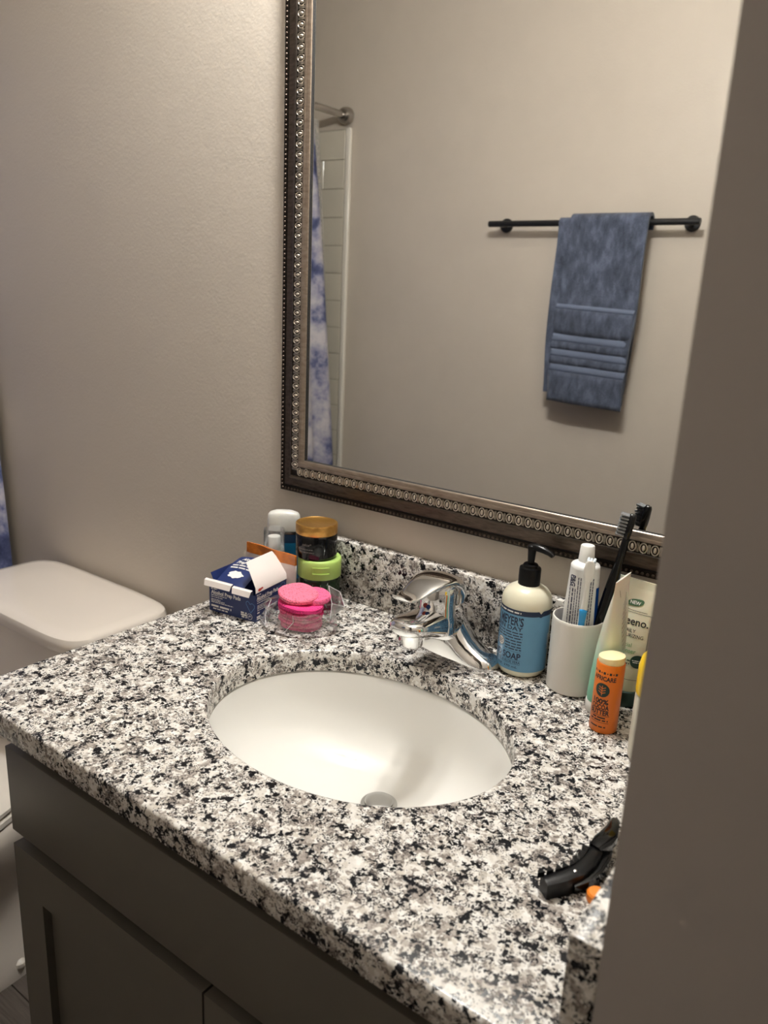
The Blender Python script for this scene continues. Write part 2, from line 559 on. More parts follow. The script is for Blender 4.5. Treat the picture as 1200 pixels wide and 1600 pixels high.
def on_plane(o, ud, vd):
    o, ud, vd = Vector(o), Vector(ud), Vector(vd)
    return lambda u, v: tuple(o + ud * u + vd * v)

# ------------------------------------------------------------------ the room
XL, XR = -2.76, -0.1090         # tub end wall, doorway wall
YB, YF = 0.953, -0.578         # mirror wall, towel wall
XD = 0.03                      # hall side of the doorway wall
H = 2.44
floor_base = struct('floor', box(XL - .1, 1.4, -1.4, 1.4, -0.10, -0.006), M['dark'])
k = 0
pl_mesh = {}
for row in range(16):
    y0 = YF + row * 0.152 - 0.8
    x = XL - random.uniform(0, 0.9)
    while x < 1.38:
        x1 = x + 1.22
        a, b = max(x, XL + .002), min(x1, 1.38)
        ya, yb = y0, y0 + 0.1505
        if b - a > 0.02 and yb < 1.39:
            key = round(b - a, 3)
            if key not in pl_mesh: pl_mesh[key] = mesh('plank', box(0, key, 0, .1505, -.006, 0, 0.0008, 1), M['floor'], False)
            obj('plank', pl_mesh[key], None, floor_base, loc=(a, ya, 0))
        x = x1 + 0.0015
struct('ceiling', box(XL - .1, 1.4, -1.4, 1.4, H, H + .1), M['ceiling'])
struct('wall_back', box(XL - .1, XD, YB, YB + .1, 0, H), M['wall'])
struct('wall_front', box(XL - .1, XD, YF - .1, YF, 0, H), M['wall'])
struct('wall_left', box(XL - .1, XL, YF, YB, 0, H), M['wall'])
struct('wall_right', join(box(XR, XD, 0.4012, YB, 0, H, .002, 2), box(XR, XD, YF, -0.46, 0, H), box(XR, XD, -0.46, 0.400, 2.05, H)), M['wall'])
struct('shaded_jamb', box(XR, XD, .3995, .4010, 0, 2.05), M['jamb'])  # thin sheet over the wall end, its shade painted in as a darker tone
struct('wall_hall', join(box(1.3, 1.4, -1.4, 1.4, 0, H), box(XD, 1.3, 1.3, 1.4, 0, H), box(XD, 1.3, -1.4, -1.3, 0, H)), M['wall'])
struct('baseboard_back', box(-1.975, -.87, YB - .013, YB - .0005, 0, .085, .003, 2), M['trim'])
struct('baseboard_front', box(-1.975, XR, YF + .0005, YF + .013, 0, .085, .003, 2), M['trim'])

# ------------------------------------------------------------------ vanity light above the mirror
vl = thing('vanity_light', 'two-globe nickel light bar on the wall above the mirror', 'lamp', (-0.59, YB, ZC + 1.27))
obj('back_plate', box(-.16, .16, -.022, -.001, -.045, .045, .008, 3), M['nickel'], vl)
for gx in (-.062, .062):
    arm = obj('socket', move(lathe([(0, 0), (.030, 0), (.030, .012), (.022, .03), (.022, .068), (0, .068)], 24), gx, -.02, 0, Matrix.Rotation(PI / 2, 3, 'X')), M['nickel'], vl)
    gl = [(0.040 * math.sin(PI * i / 14), -0.040 * math.cos(PI * i / 14)) for i in range(15)]
    gl[0] = (0, -.040); gl[-1] = (0, .040)
    obj('globe', move(lathe(gl, 28), gx, -.125, 0), M['globe'], vl)

# ------------------------------------------------------------------ vanity cabinet
cab = thing('vanity_cabinet', 'grey painted vanity cabinet with panel doors beneath the stone worktop', 'cabinet', (-0.498, .69, 0))
CX, CYO = -0.498, .69
def cl(g): return move(g, -CX, -CYO, 0)
fy = 0.420                      # front plane of doors and drawer front
cz = ZC - .0305
obj('body', cl(join(box(-.862, -.844, .4405, YB - .002, .10, cz), box(-.152, -.134, .4405, YB - .002, .10, cz), box(-.844, -.152, .460, YB - .002, .10, .118), box(-.844, -.152, YB - .008, YB - .002, .118, cz),
    box(-.844, -.152, .4405, .459, cz - .055, cz), box(-.844, -.152, .4405, .459, ZC - .225, ZC - .178), box(-.844, -.152, .4405, .459, .10, .140), box(-.515, -.481, .4407, .459, .140, ZC - .225))), M['cabinet'], cab, False)
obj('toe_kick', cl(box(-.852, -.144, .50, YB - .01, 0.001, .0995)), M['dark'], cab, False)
obj('drawer_front', cl(box(-.852, -.144, fy, fy + .0195, ZC - .189, ZC - .070, .0015, 2)), M['cabinet'], cab)
def door(x0, x1, z0, z1):
    st = .057
    f = join(box(x0, x0 + st, fy, fy + .0195, z0, z1), box(x1 - st, x1, fy, fy + .0195, z0, z1),
             box(x0 + st, x1 - st, fy, fy + .0195, z1 - .064, z1), box(x0 + st, x1 - st, fy, fy + .0195, z0, z0 + .064))
    d = obj('door', cl(f), M['cabinet'], cab, False)
    obj('panel', cl(box(x0 + st + .0002, x1 - st - .0002, fy + .0105, fy + .017, z0 + .0642, z1 - .0642)), M['cabinet'], d, False)
door(-.852, -.4995, .125, ZC - .209)
door(-.4965, -.144, .125, ZC - .209)

# ------------------------------------------------------------------ worktop with oval cut-out
ct = thing('countertop', 'speckled black and white granite worktop with low splash upstands', 'countertop', C(-0.5, .66, 0))
OX, OY = -0.5, .66
RX, RY = .1935, .1515           # cut-out
x0, x1, y0, y1 = -.8965, -.1105, .3965, YB - .001
N = 144
angs = [2 * PI * i / N for i in range(N)]
for cx, cy in ((x0, y0), (x1, y0), (x1, y1), (x0, y1)):
    angs.append(math.atan2(cy - OY, cx - OX) % (2 * PI))
angs = sorted(angs)
def rect_ring(ins, z):
    X0, X1, Y0, Y1 = x0 + ins - OX, x1 - ins - OX, y0 + ins - OY, y1 - ins - OY
    out = []
    for i, t in enumerate(angs):
        c, s = math.cos(t), math.sin(t)
        # keep the corner samples on the corners of the inset rectangle
        bx0, bx1, by0, by1 = x0 - OX, x1 - OX, y0 - OY, y1 - OY
        ts = []
        if c > 1e-9: ts.append(bx1 / c)
        if c < -1e-9: ts.append(bx0 / c)
        if s > 1e-9: ts.append(by1 / s)
        if s < -1e-9: ts.append(by0 / s)
        q = min(ts)
        px, py = c * q, s * q
        out.append((min(max(px, X0), X1), min(max(py, Y0), Y1), z))
    return out
def ell_ring(dr, z):
    return [((RX + dr) * math.cos(t), (RY + dr) * math.sin(t), z) for t in angs]
rings = [ell_ring(0.0, -.030), ell_ring(0, -.004), ell_ring(.0012, -.0012), ell_ring(.004, 0)]
for t in (0.33, 0.66, 0.9):
    pass
rr = .0045
rings.append(rect_ring(rr, 0))
for a in (22.5, 45, 67.5, 90):
    a = math.radians(a)
    rings.append(rect_ring(rr * (1 - math.sin(a)), -rr * (1 - math.cos(a))))
rings.append(rect_ring(0, -.029))
rings.append(rect_ring(.001, -.030))
rings.append(ell_ring(0.0, -.030))
slab = obj('slab', loft(rings, False, False), M['granite'], ct, angle=50)
def ctl(g): return move(g, -OX, -OY, 0)
obj('backsplash', ctl(box(-.8960, -.1330, .9325, YB - .001, .0003, .0976, .0025, 2)), M['granite'], ct)
obj('side_splash', ctl(box(-.1325, -.1105, .405, YB - .001, .0003, .0976, .0025, 2)), M['granite'], ct)

# ------------------------------------------------------------------ basin
sk = thing('sink_basin', 'white oval undermount basin set below the granite cut-out', 'sink', C(OX, OY, -.03))
def basin_ring(sx, z, dy=0.0, n=96):
    return [(RX * sx * math.cos(2 * PI * i / n), RY * sx * math.sin(2 * PI * i / n) + dy, z) for i in range(n)]
prof = [(1.06, -.0005, 0), (1.02, -.0008, 0), (1.003, -.003, 0), (.995, -.010, 0), (.982, -.025, .001), (.955, -.045, .005), (.905, -.066, .012), (.82, -.084, .022), (.70, -.098, .034), (.55, -.110, .042), (.38, -.1180, .050), (.24, -.122, .054)]
br = [basin_ring(s, z, d) for s, z, d in prof]
dcy = .056
def circ(r, z, n=96): return [(r * math.cos(2 * PI * i / n), r * math.sin(2 * PI * i / n) + dcy, z) for i in range(n)]
br += [circ(.024, -.1245), circ(.0225, -.127)]
outer = [circ(.0225, -.140), basin_ring(.6, -.132, .03), basin_ring(.9, -.10, .012), basin_ring(1.04, -.05, .002), basin_ring(1.06, -.010, 0)]
obj('bowl', loft(br + outer, False, False), M['ceramic'], sk)
obj('drain_flange', move(lathe([(.0155, -.0028), (.0185, .0012), (.0235, .0010), (.0240, -.001)], 36), 0, dcy, -.123), M['drain'], sk)
st = obj('stopper', move(lathe([(.013, -.012), (.0140, .001), (.0175, .0016), (.0185, .0028), (.0172, .0040), (.010, .0046), (0, .0048)], 36), 0, dcy, -.1212), M['drain'], sk)

# ------------------------------------------------------------------ faucet
fa = thing('faucet', 'polished chrome single-lever faucet on the granite worktop behind the basin', 'faucet', C(-.505, .868, .0005))
def arch(x, hw, h, z0, n=20):
    """arch section in the (y, z) plane"""
    pts = []
    for i in range(n + 1):
        t = PI * i / n
        c, s = math.cos(t), math.sin(t)
        pts.append((x, hw * math.copysign(abs(c) ** .8, c), z0 + h * s ** .9))
    return pts
secs = [(-.0790, .004, .003), (-.0775, .012, .009), (-.073, .019, .0145), (-.064, .0235, .0185), (-.052, .0255, .0245), (-.040, .0265, .033), (-.029, .027, .046), (-.020, .0275, .060), (-.010, .028, .070), (0, .028, .073)]
secs = secs + [(-a, b, c) for a, b, c in secs[-2::-1]]
obj('base', join(loft([arch(a, b, c, .003) for a, b, c in secs]), prism([(x * .0795, y * .0275) for x, y in sup(1, 1, 48, 3.2)], 0, .004)), M['chrome'], fa, angle=60)
def ysec(y, z, hw, hh, n=28, e=2.6):
    return [(a, y, z + b) for a, b in sup(hw, hh, n, e)]
sp_ = [(.012, .048, .020, .026), (-.005, .051, .0255, .028), (-.025, .057, .0260, .025), (-.048, .0635, .0258, .0205), (-.074, .0695, .0250, .0160), (-.096, .0735, .0240, .0128), (-.109, .0755, .0215, .0110), (-.116, .0760, .0165, .0088), (-.1185, .0760, .010, .006)]
obj('spout', loft([ysec(*q) for q in sp_]), M['chrome'], fa, angle=70)
obj('aerator', move(lathe([(0, .045), (.0120, .045), (.0138, .0475), (.0160, .058), (.0175, .070), (0, .070)], 32), 0, -.088, 0), M['chrome'], fa)
obj('valve_body', move(lathe([(.0275, .050), (.0272, .068), (.0252, .074), (.0245, .090), (.0248, .105), (.0230, .112), (.014, .1165), (0, .1175)], 40), 0, -.034, 0), M['chrome'], fa)
hs = [(.008, .074, .010, .004), (.006, .086, .019, .010), (.000, .101, .0245, .0120), (-.014, .1140, .0265, .0105), (-.034, .1225, .0265, .0072), (-.056, .1240, .0240, .0050), (-.076, .1205, .0205, .0038), (-.094, .1165, .0175, .0032), (-.108, .1150, .0155, .0030), (-.118, .1170, .0135, .0026), (-.124, .1210, .0100, .0018)]
obj('lever_handle', loft([ysec(*q) for q in hs]), M['chrome'], fa, angle=70)
dt = obj('temperature_dot', move(lathe([(0, .0012), (.0030, .0010), (.0034, 0)], 16), -.0018, -.0590, .0905, Matrix.Rotation(PI / 2, 3, 'X')), M['red_ink'], fa)
dt['label'] = 'small red and blue temperature mark'
obj('blue_mark', move(lathe([(0, .0014), (.0026, .0012), (.0030, 0)], 16), .0026, -.0590, .0895, Matrix.Rotation(PI / 2, 3, 'X')), M['paste_blue'], fa)
obj('lift_rod', join(move(lathe([(0, .05), (.0022, .05), (.0022, .098), (0, .098)], 12), 0, .024, 0), move(lathe([(0, .096), (.004, .097), (.0045, .103), (.002, .107), (0, .1075)], 16), 0, .024, 0)), M['chrome'], fa)

# ------------------------------------------------------------------ mirror
MX0, MX1, MZ0, MZ1 = -.8937, -.1140, .1538, 1.118     # frame outside, z above worktop
mi = thing('wall_mirror', 'large wall mirror in an ornate pewter frame with beaded edge', 'mirror', C((MX0 + MX1) / 2, YB, MZ0))
mcx = (MX0 + MX1) / 2
W2, HH = (MX1 - MX0) / 2, MZ1 - MZ0
FW = .0590
GT = .0125                       # glass face in front of the wall
obj('glass', box(-W2 + FW - .006, W2 - FW + .006, -GT, -GT + .003, FW - .006, HH - FW + .006), M['mirror'], mi, False)
obj('backing', box(-W2 + .006, W2 - .006, -GT + .0031, -.0006, .006, HH - .006), M['dark'], mi, False)
def frame_ring(w, t):
    return [(-W2 + w, -t, w), (W2 - w, -t, w), (W2 - w, -t, HH - w), (-W2 + w, -t, HH - w)]
def frame_part(name, prof, mat):
    return obj(name, loft([frame_ring(w, t) for w, t in prof], False, False), mat, mi, angle=35)
frame_part('outer_moulding', [(0, .001), (0, .0095), (.0012, .0105), (.0078, .0105), (.0092, .0090), (.0104, .0090), (.0110, .0112)], M['pewter_dark'])
frame_part('band', [(.0110, .0112), (.0122, .0128), (.0140, .0128), (.0180, .0130), (.0240, .0145), (.0290, .0170), (.0305, .0185)], M['pewter'])
frame_part('ornament_bed', [(.0305, .0185), (.0315, .0168), (.0385, .0170), (.0455, .0168), (.0465, .0185)], M['pewter_dark'])
frame_part('inner_lip', [(.0465, .0185), (.0475, .0198), (.0500, .0199), (.0518, .0190), (.0528, .0194), (.0560, .0186), (.0580, .0172), (.0586, .0160)], M['pewter_lip'])
frame_part('rabbet', [(.0586, .0160), (.0590, .0150), (.0590, .0126)], M['dark'])
# beads of the outer edge: too fine to pick apart, one piece of real geometry
bead = lathe([(.0023, 0), (.0020, .0012), (.0012, .0020), (0, .0023)], 6)
Rb = Matrix.Rotation(PI / 2, 3, 'X')
bg = []
pitch = .0068
def bead_at(x, z): return move(bead, x, -.0103, z, Rb)
nb_ = int((2 * W2 - .01) / pitch)
for i in range(nb_):
    x = -W2 + .006 + i * pitch
    bg.append(bead_at(x, .0043)); bg.append(bead_at(x, HH - .0043))
nv_ = int((HH - .02) / pitch)
for i in range(nv_):
    z = .010 + i * pitch
    bg.append(bead_at(-W2 + .0043, z)); bg.append(bead_at(W2 - .0043, z))
bo = obj('bead_row', join(*bg), M['pewter'], mi, angle=60); bo['kind'] = 'stuff'
# egg-and-dart pieces, one object each
def torus(a, b, r, n=12, k=5):
    vs, fs = [], []
    for i in range(n):
        t = 2 * PI * i / n
        for j in range(k):
            s = PI * j / (k - 1)
            q = r * math.cos(s)
            vs.append(((a + q) * math.cos(t), (b + q) * math.sin(t), r * 1.25 * math.sin(s)))
    for i in range(n):
        for j in range(k - 1):
            i2 = (i + 1) % n
            fs.append([i * k + j, i2 * k + j, i2 * k + j + 1, i * k + j + 1])
    return vs, fs
def bar_dome(cx, w, l, h):
    return loft([[(cx - w, -l, 0), (cx + w, -l, 0), (cx + w, l, 0), (cx - w, l, 0)], [(cx - w * .4, -l * .8, h), (cx + w * .4, -l * .8, h), (cx + w * .4, l * .8, h), (cx - w * .4, l * .8, h)]], False, True)
egg_dome = [(x * .0024, y * .0042, 0) for x, y in sup(1, 1, 8)]
egg = join(torus(.0046, .0064, .0009), loft([egg_dome, [(x * .75, y * .75, .0016) for x, y, _ in egg_dome], [(x * .3, y * .3, .0023) for x, y, _ in egg_dome]], False, True), bar_dome(.0062, .0006, .0062, .0018), bar_dome(.0080, .0006, .0062, .0018))
egg_me = mesh('egg_ornament', egg, M['pewter_ornament'], True, 60)
EP = .0142
w_mid = .0385
def egg_at(x, z, ang):
    o = obj('egg_ornament', egg_me, None, mi)
    # local x runs along the frame, local z out from the wall
    o.matrix_local = Matrix.Translation((x, -.0169, z)) @ Matrix.Rotation(ang, 4, 'Y') @ Matrix.Rotation(PI / 2, 4, 'X')
nh = int((2 * W2 - 2 * w_mid - .004) / EP)
sx0 = -nh * EP / 2 + EP / 2
for i in range(nh):
    egg_at(sx0 + i * EP, w_mid, 0)
    egg_at(sx0 + i * EP, HH - w_mid, PI)
nv = int((HH - 2 * w_mid - .004) / EP)
sz0 = HH / 2 - nv * EP / 2 + EP / 2
for i in range(nv):
    egg_at(-W2 + w_mid, sz0 + i * EP, PI / 2)
    egg_at(W2 - w_mid, sz0 + i * EP, -PI / 2)

# ------------------------------------------------------------------ towel bar and towel on the wall seen in the mirror
BY = -.513
tb = thing('towel_bar', 'black metal towel bar with round mounts on the wall reflected in the mirror', 'towel bar', (-1.016, YF, ZC + .712))
R90 = Matrix.Rotation(-PI / 2, 3, 'X')
for sx in (-.300, .300):
    mo = obj('mount', move(lathe([(0, .001), (.0225, .001), (.0225, .006), (.0205, .008), (0, .008)], 28), sx, 0, 0, R90), M['black_metal'], tb)
    obj('post', move(lathe([(0, .006), (.0085, .006), (.0085, .066), (0, .066)], 20), sx, 0, 0, R90), M['black_metal'], mo)
obj('bar', move(lathe([(0, -.332), (.0085, -.332), (.0095, -.331), (.0095, .338), (.0085, .339), (0, .339)], 20), .0, .065, 0, Matrix.Rotation(PI / 2, 3, 'Y')), M['black_metal'], tb)

tw = thing('hand_towel', 'folded slate-blue hand towel with woven bands hanging on the black bar', 'towel', (-.94, BY, ZC + .712))
def drape(xl, xr, zf, zb, th, rad, nx=22, seed=1, wob=.003, y0=0.0):
    """towel layer: front hem at zf, back hem at zb (below the bar), over a bar radius rad; xl, xr are (top, bottom)"""
    rnd = random.Random(seed)
    ph = [rnd.uniform(0, 6.28) for _ in range(6)]
    path = []
    nf = 16
    for i in range(nf): path.append((rad, -(zf) * (1 - i / (nf - 1)) if nf > 1 else 0))
    for i in range(1, 9):
        a = PI * i / 9
        path.append((rad * math.cos(a), rad * math.sin(a)))
    for i in range(nf): path.append((-rad, -(zb) * i / (nf - 1)))
    def surf(off):
        rows = []
        for (py, pz) in path:
            row = []
            L = math.hypot(py, max(pz, 0)) or 1
            ny, nz = (py / rad, max(pz, 0) / rad)
            for j in range(nx + 1):
                s = j / nx
                tt = min(1, max(0, -pz / max(zf, zb)))
                x = (xl[0] * (1 - tt) + xl[1] * tt) * (1 - s) + (xr[0] * (1 - tt) + xr[1] * tt) * s
                wv = wob * tt * (math.sin(9 * s + ph[0] + 3 * tt) + .6 * math.sin(17 * s + ph[1] - 5 * tt) + .7 * math.sin(4 * s - 11 * tt + ph[2])) + wob * .5 * math.sin(13 * tt + 5 * s + ph[3])
                edge = 0.003 * math.sin(7 * tt + ph[4]) * (1 if s > .5 else -1) * (abs(s - .5) * 2) ** 3
                o = off
                row.append((x + edge, y0 + py + ny * o + wv * (1 if py >= 0 else .4), pz + nz * o + .0016 * math.sin(6 * s + ph[5]) * tt))
            rows.append(row)
        return rows
    A, B = surf(0), surf(th)
    n = nx + 1; vs = []; fs = []
    for r in A: vs += r
    off = len(vs)
    for r in B: vs += r
    for k in range(len(A) - 1):
        for j in range(nx):
            a = k * n + j
            fs.append([a, a + 1, a + n + 1, a + n]); fs.append([off + a, off + a + n, off + a + n + 1, off + a + 1])
    m_ = len(A) - 1
    for j in range(nx):
        fs.append([j, off + j, off + j + 1, j + 1]); b = m_ * n + j; fs.append([b, b + 1, off + b + 1, off + b])
    for k in range(m_):
        a = k * n; fs.append([a, a + n, off + a + n, off + a]); b = k * n + nx; fs.append([b, off + b, off + b + n, b + n])
    return vs, fs
obj('back_layer', drape((-.158, -.160), (.112, .106), .518, .500, .006, .0105, seed=3), M['terry'], tw, angle=80)
obj('front_layer', drape((-.118, -.128), (.128, .112), .532, .02, .009, .0180, seed=5, wob=.0045), M['terry'], tw, angle=80)
# folded-up lower panel with its hem and three woven bands
def panel(z0, z1, xa, xb, y, th, seed, nx=20, wob=.0022):
    rnd = random.Random(seed); p = [rnd.uniform(0, 6) for _ in range(4)]
    nz_ = max(3, int(abs(z1 - z0) / .015))
    def g(o):
        rows = []
        for k in range(nz_ + 1):
            t = k / nz_; z = z0 + (z1 - z0) * t
            row = []
            for j in range(nx + 1):
                s = j / nx
                ed = 1 - (2 * abs(s - .5)) ** 8 * .35
                ev = 1 - (2 * abs(t - .5)) ** 6 * .5
                row.append((xa + (xb - xa) * s + .0015 * math.sin(5 * t + p[2]) + (-.012) * (z + .30) * -.25, y + o * ed * ev + wob * (math.sin(8 * s + p[0] + 20 * z) + .5 * math.sin(15 * s + p[1])), z - .010 * s))
            rows.append(row)
        return rows
    A, B = g(0), g(th); n = nx + 1; vs = []; fs = []
    for r in A: vs += r
    off = len(vs)
    for r in B: vs += r
    for k in range(nz_):
        for j in range(nx):
            a = k * n + j
            fs.append([off + a, off + a + n, off + a + n + 1, off + a + 1]); fs.append([a, a + 1, a + n + 1, a + n])
    for j in range(nx):
        fs.append([j, off + j, off + j + 1, j + 1]); b = nz_ * n + j; fs.append([b, b + 1, off + b + 1, off + b])
    for k in range(nz_):
        a = k * n; fs.append([a, a + n, off + a + n, off + a]); b = k * n + nx; fs.append([b, off + b, off + b + n, b + n])
    return vs, fs
xa, xb, yy = -.130, .118, .0285
obj('hem', panel(-.239, -.254, xa, xb, yy, .006, 9), M['terry_band'], tw, angle=80)
obj('pile_section', panel(-.253, -.330, xa - .003, xb, yy, .009, 10), M['terry'], tw, angle=80)
for i, (a, b) in enumerate(((-.329, -.353), (-.375, -.399), (-.421, -.445))):
    obj('woven_band', panel(a, b, xa - .001, xb - .004, yy, .0055, 9), M['terry_band'], tw, angle=80)
for a, b in ((-.352, -.376), (-.398, -.422)):
    obj('pile_section', panel(a, b, xa - .003, xb - .003, yy, .009, 9), M['terry'], tw, angle=80)
obj('pile_section', panel(-.444, -.540, xa - .003, xb - .004, yy, .010, 12), M['terry'], tw, angle=80)

# ------------------------------------------------------------------ tub, surround, curtain
tub = thing('bathtub', 'white bathtub in the alcove behind the shower curtain', 'bathtub', (-2.37, .19, 0))
tx0, tx1, ty0, ty1 = XL + .012, -1.985, YF + .012, YB - .012
def rr_ring(x0, x1, y0, y1, r, z, n=8):
    out = []
    for cx, cy, a0 in ((x1 - r, y1 - r, 0), (x0 + r, y1 - r, PI / 2), (x0 + r, y0 + r, PI), (x1 - r, y0 + r, 1.5 * PI)):
        for i in range(n + 1):
            a = a0 + PI / 2 * i / n
            out.append((cx + r * math.cos(a) + 2.37, cy + r * math.sin(a) - .19, z))
    return out
obj('shell', loft([rr_ring(tx0, tx1, ty0, ty1, .004, 0), rr_ring(tx0, tx1, ty0, ty1, .004, .36), rr_ring(tx0 + .012, tx1 - .012, ty0 + .012, ty1 - .012, .01, .38), rr_ring(tx0 + .07, tx1 - .075, ty0 + .07, ty1 - .07, .10, .378), rr_ring(tx0 + .085, tx1 - .09, ty0 + .09, ty1 - .09, .11, .36), rr_ring(tx0 + .13, tx1 - .13, ty0 + .17, ty1 - .16, .13, .09), rr_ring(tx0 + .2, tx1 - .2, ty0 + .25, ty1 - .25, .12, .07)], True, True), M['tub'], tub)
obj('drain', move(lathe([(0, .0705), (.03, .071), (.032, .069)], 24), 0, -.45, 0), M['chrome'], tub)

su = thing('tub_surround', 'off-white tiled surround around the tub alcove reflected in the mirror', 'surround', (-2.37, YF, .38))
obj('panel', move(box(XL + .002, -1.990, YF + .0005, YF + .009, .382, ZC + 1.055), 2.37, -YF, -.38), M['grout'], su, False)
obj('edge_trim', move(box(-2.006, -1.983, YF + .0006, YF + .016, .382, ZC + 1.058, .005, 3), 2.37, -YF, -.38), M['tub'], su)
TW_, TH_ = .2032, .1016
tile_me = mesh('tile', box(0, TW_ - .003, 0, .0035, 0, TH_ - .003, .0010, 1), M['tile'], False)
half_me = mesh('tile', box(0, TW_ / 2 - .003, 0, .0035, 0, TH_ - .003, .0010, 1), M['tile'], False)
for r in range(15):
    z = .010 + r * TH_
    x = -2.008 - TW_
    if r % 2:
        obj('tile', half_me, None, su, loc=(-2.008 - TW_ / 2 + 2.37, .0085, z)); x = -2.008 - 1.5 * TW_
    while x > XL:
        obj('tile', tile_me, None, su, loc=(x + 2.37, .0085, z)); x -= TW_

RODX, RODZ = -2.010, 1.098
rod = thing('curtain_rod', 'straight metal shower curtain rod spanning the tub alcove near the ceiling', 'curtain rod', (RODX, .19, ZC + RODZ))
obj('pole', sweep([(0, YF + .004 - .19, 0), (0, YB - .004 - .19, 0)], .0125, 20), M['nickel'], rod)
for yy_, s in ((YF, 1), (YB, -1)):
    obj('flange', move(lathe([(0, .001), (.030, .001), (.031, .010), (.027, .026), (.021, .034), (.0135, .035)], 28), 0, yy_ - .19, 0, Matrix.Rotation(-s * PI / 2, 3, 'X')), M['nickel'], rod)

def curtain_surface(ya, yb, dx, base_out, front_out, folds, amp, ny=110, nz=40, ztop=RODZ - .035, zbot=-.66, end=0.0):
    vs, fs = [], []
    for i in range(nz + 1):
        t = (ztop - zbot) * i / nz
        z = ztop - t
        fl = 1 - math.exp(-t / .55)
        for j in range(ny + 1):
            s = j / ny                   # 0 at the towel wall end, 1 at the mirror wall
            y = ya + (yb - ya) * s - end * t * (1 - s) ** 2
            out = dx + (front_out + (base_out - front_out) * s ** 2) * fl
            a = amp * (.35 + .65 * fl)
            x = RODX + out + a * math.sin(folds * 2 * PI * s + .6 * math.sin(3 * s + t)) 
            vs.append((x - RODX, min(y, YB - .012) - .19, z - RODZ))
    n = ny + 1
    for i in range(nz):
        for j in range(ny):
            a = i * n + j
            fs.append([a, a + 1, a + n + 1, a + n])
    return vs, fs
def cloth(name, g, mat, parent, th):
    o = obj(name, g, mat, parent, angle=180)
    md = o.modifiers.new('thick', 'SOLIDIFY'); md.thickness = th
    return o
cu = thing('shower_curtain', 'white shower curtain with blue tie-dye blotches hanging in front of the tub', 'curtain', (RODX, .19, ZC + RODZ))
cloth('cloth', curtain_surface(-.37, .935, .012, .262, .035, 13, .020, end=.09), M['curtain'], cu, .0012)
for j in range(12):
    y = -.37 + (1.26) * (j + .5) / 12 - .19
    rg = [(0.021 * math.cos(2 * PI * q / 20), 0, -.012 + .024 * math.sin(2 * PI * q / 20)) for q in range(21)]
    obj('curtain_ring', move(sweep(rg, .0016, 6, cap=False), 0, y, 0), M['nickel'], cu)
ln = thing('shower_liner', 'translucent vinyl shower liner hanging between the curtain and the tiles', 'liner', (RODX, .19, ZC + RODZ))
cloth('sheet', curtain_surface(-.44, .935, -.022, -.01, .02, 9, .012, zbot=-.43, end=.07), M['liner'], ln, .0004)

# ------------------------------------------------------------------ toilet
TX = -1.392
to = thing('toilet', 'white ceramic toilet with closed seat standing beside the grey vanity', 'toilet', (TX, .70, 0))
def tl(g): return move(g, 0, -.70, 0)
def tank_ring(hw, yf, yb, z, e=5.0, n=56):
    return [(a, (yf + yb) / 2 + b, z) for a, b in sup(hw, (yb - yf) / 2, n, e)]
obj('tank', tl(loft([tank_ring(.165, .745, .925, .375), tank_ring(.18, .735, .930, .40), tank_ring(.200, .727, .934, .52), tank_ring(.212, .720, .936, .695)])), M['toilet'], to)
LH = .228
obj('tank_lid', tl(loft([tank_ring(LH - .009, .712, .940, .690, 6), tank_ring(LH - .002, .704, .942, .693, 6), tank_ring(LH, .701, .943, .700, 6), tank_ring(LH, .701, .943, .711, 6), tank_ring(LH - .003, .704, .941, .7190, 6), tank_ring(LH - .011, .713, .935, .7240, 5.5), tank_ring(LH - .027, .728, .922, .7260, 5), tank_ring(.13, .77, .88, .7275, 4)])), M['toilet'], to)
obj('flush_handle', tl(join(move(lathe([(0, 0), (.011, 0), (.011, .014), (0, .014)], 18), -.145, .722, .655, Matrix.Rotation(PI / 2, 3, 'X')), sweep([(-.145, .706, .655), (-.11, .703, .653), (-.075, .702, .650)], [.006, .0055, .005], 10))), M['chrome'], to)
def egg_ring(hw, yf, yb, z, n=56):
    out = []
    yc = yf + (yb - yf) * .52
    for i in range(n):
        t = 2 * PI * i / n
        c, s = math.cos(t), math.sin(t)
        y = yc + (s * (yb - yc) if s > 0 else s * (yc - yf))
        w = hw * math.copysign(abs(c) ** (.8 if s > 0 else 1.0), c)
        out.append((w, y, z))
    return out
obj('bowl', tl(loft([egg_ring(.118, .36, .80, 0), egg_ring(.120, .355, .80, .03), egg_ring(.108, .38, .79, .07), egg_ring(.100, .39, .78, .14), egg_ring(.112, .36, .76, .20), egg_ring(.142, .31, .755, .26), egg_ring(.168, .265, .75, .31), egg_ring(.180, .243, .745, .35), egg_ring(.183, .238, .742, .378), egg_ring(.178, .243, .738, .386)])), M['toilet'], to)
obj('shelf', tl(box(-.165, .165, .69, .925, .33, .376, .015, 3)), M['toilet'], to)
obj('seat', tl(loft([egg_ring(.182, .236, .715, .388), egg_ring(.186, .231, .718, .392), egg_ring(.186, .231, .718, .402), egg_ring(.180, .237, .713, .407)])), M['seatplastic'], to)
obj('seat_lid', tl(loft([egg_ring(.180, .238, .716, .410), egg_ring(.185, .232, .720, .413), egg_ring(.185, .232, .720, .420), egg_ring(.176, .241, .712, .427), egg_ring(.12, .31, .65, .431)])), M['seatplastic'], to)
for sx in (-1, 1):
    obj('hinge', tl(move(lathe([(0, -.022), (.010, -.022), (.010, .022), (0, .022)], 14), sx * .075, .727, .415, Matrix.Rotation(PI / 2, 3, 'Y'))), M['seatplastic'], to)
    obj('bolt_cap', tl(move(lathe([(.012, 0), (.012, .008), (.006, .014), (0, .015)], 14), sx * .112, .62, .028)), M['seatplastic'], to)

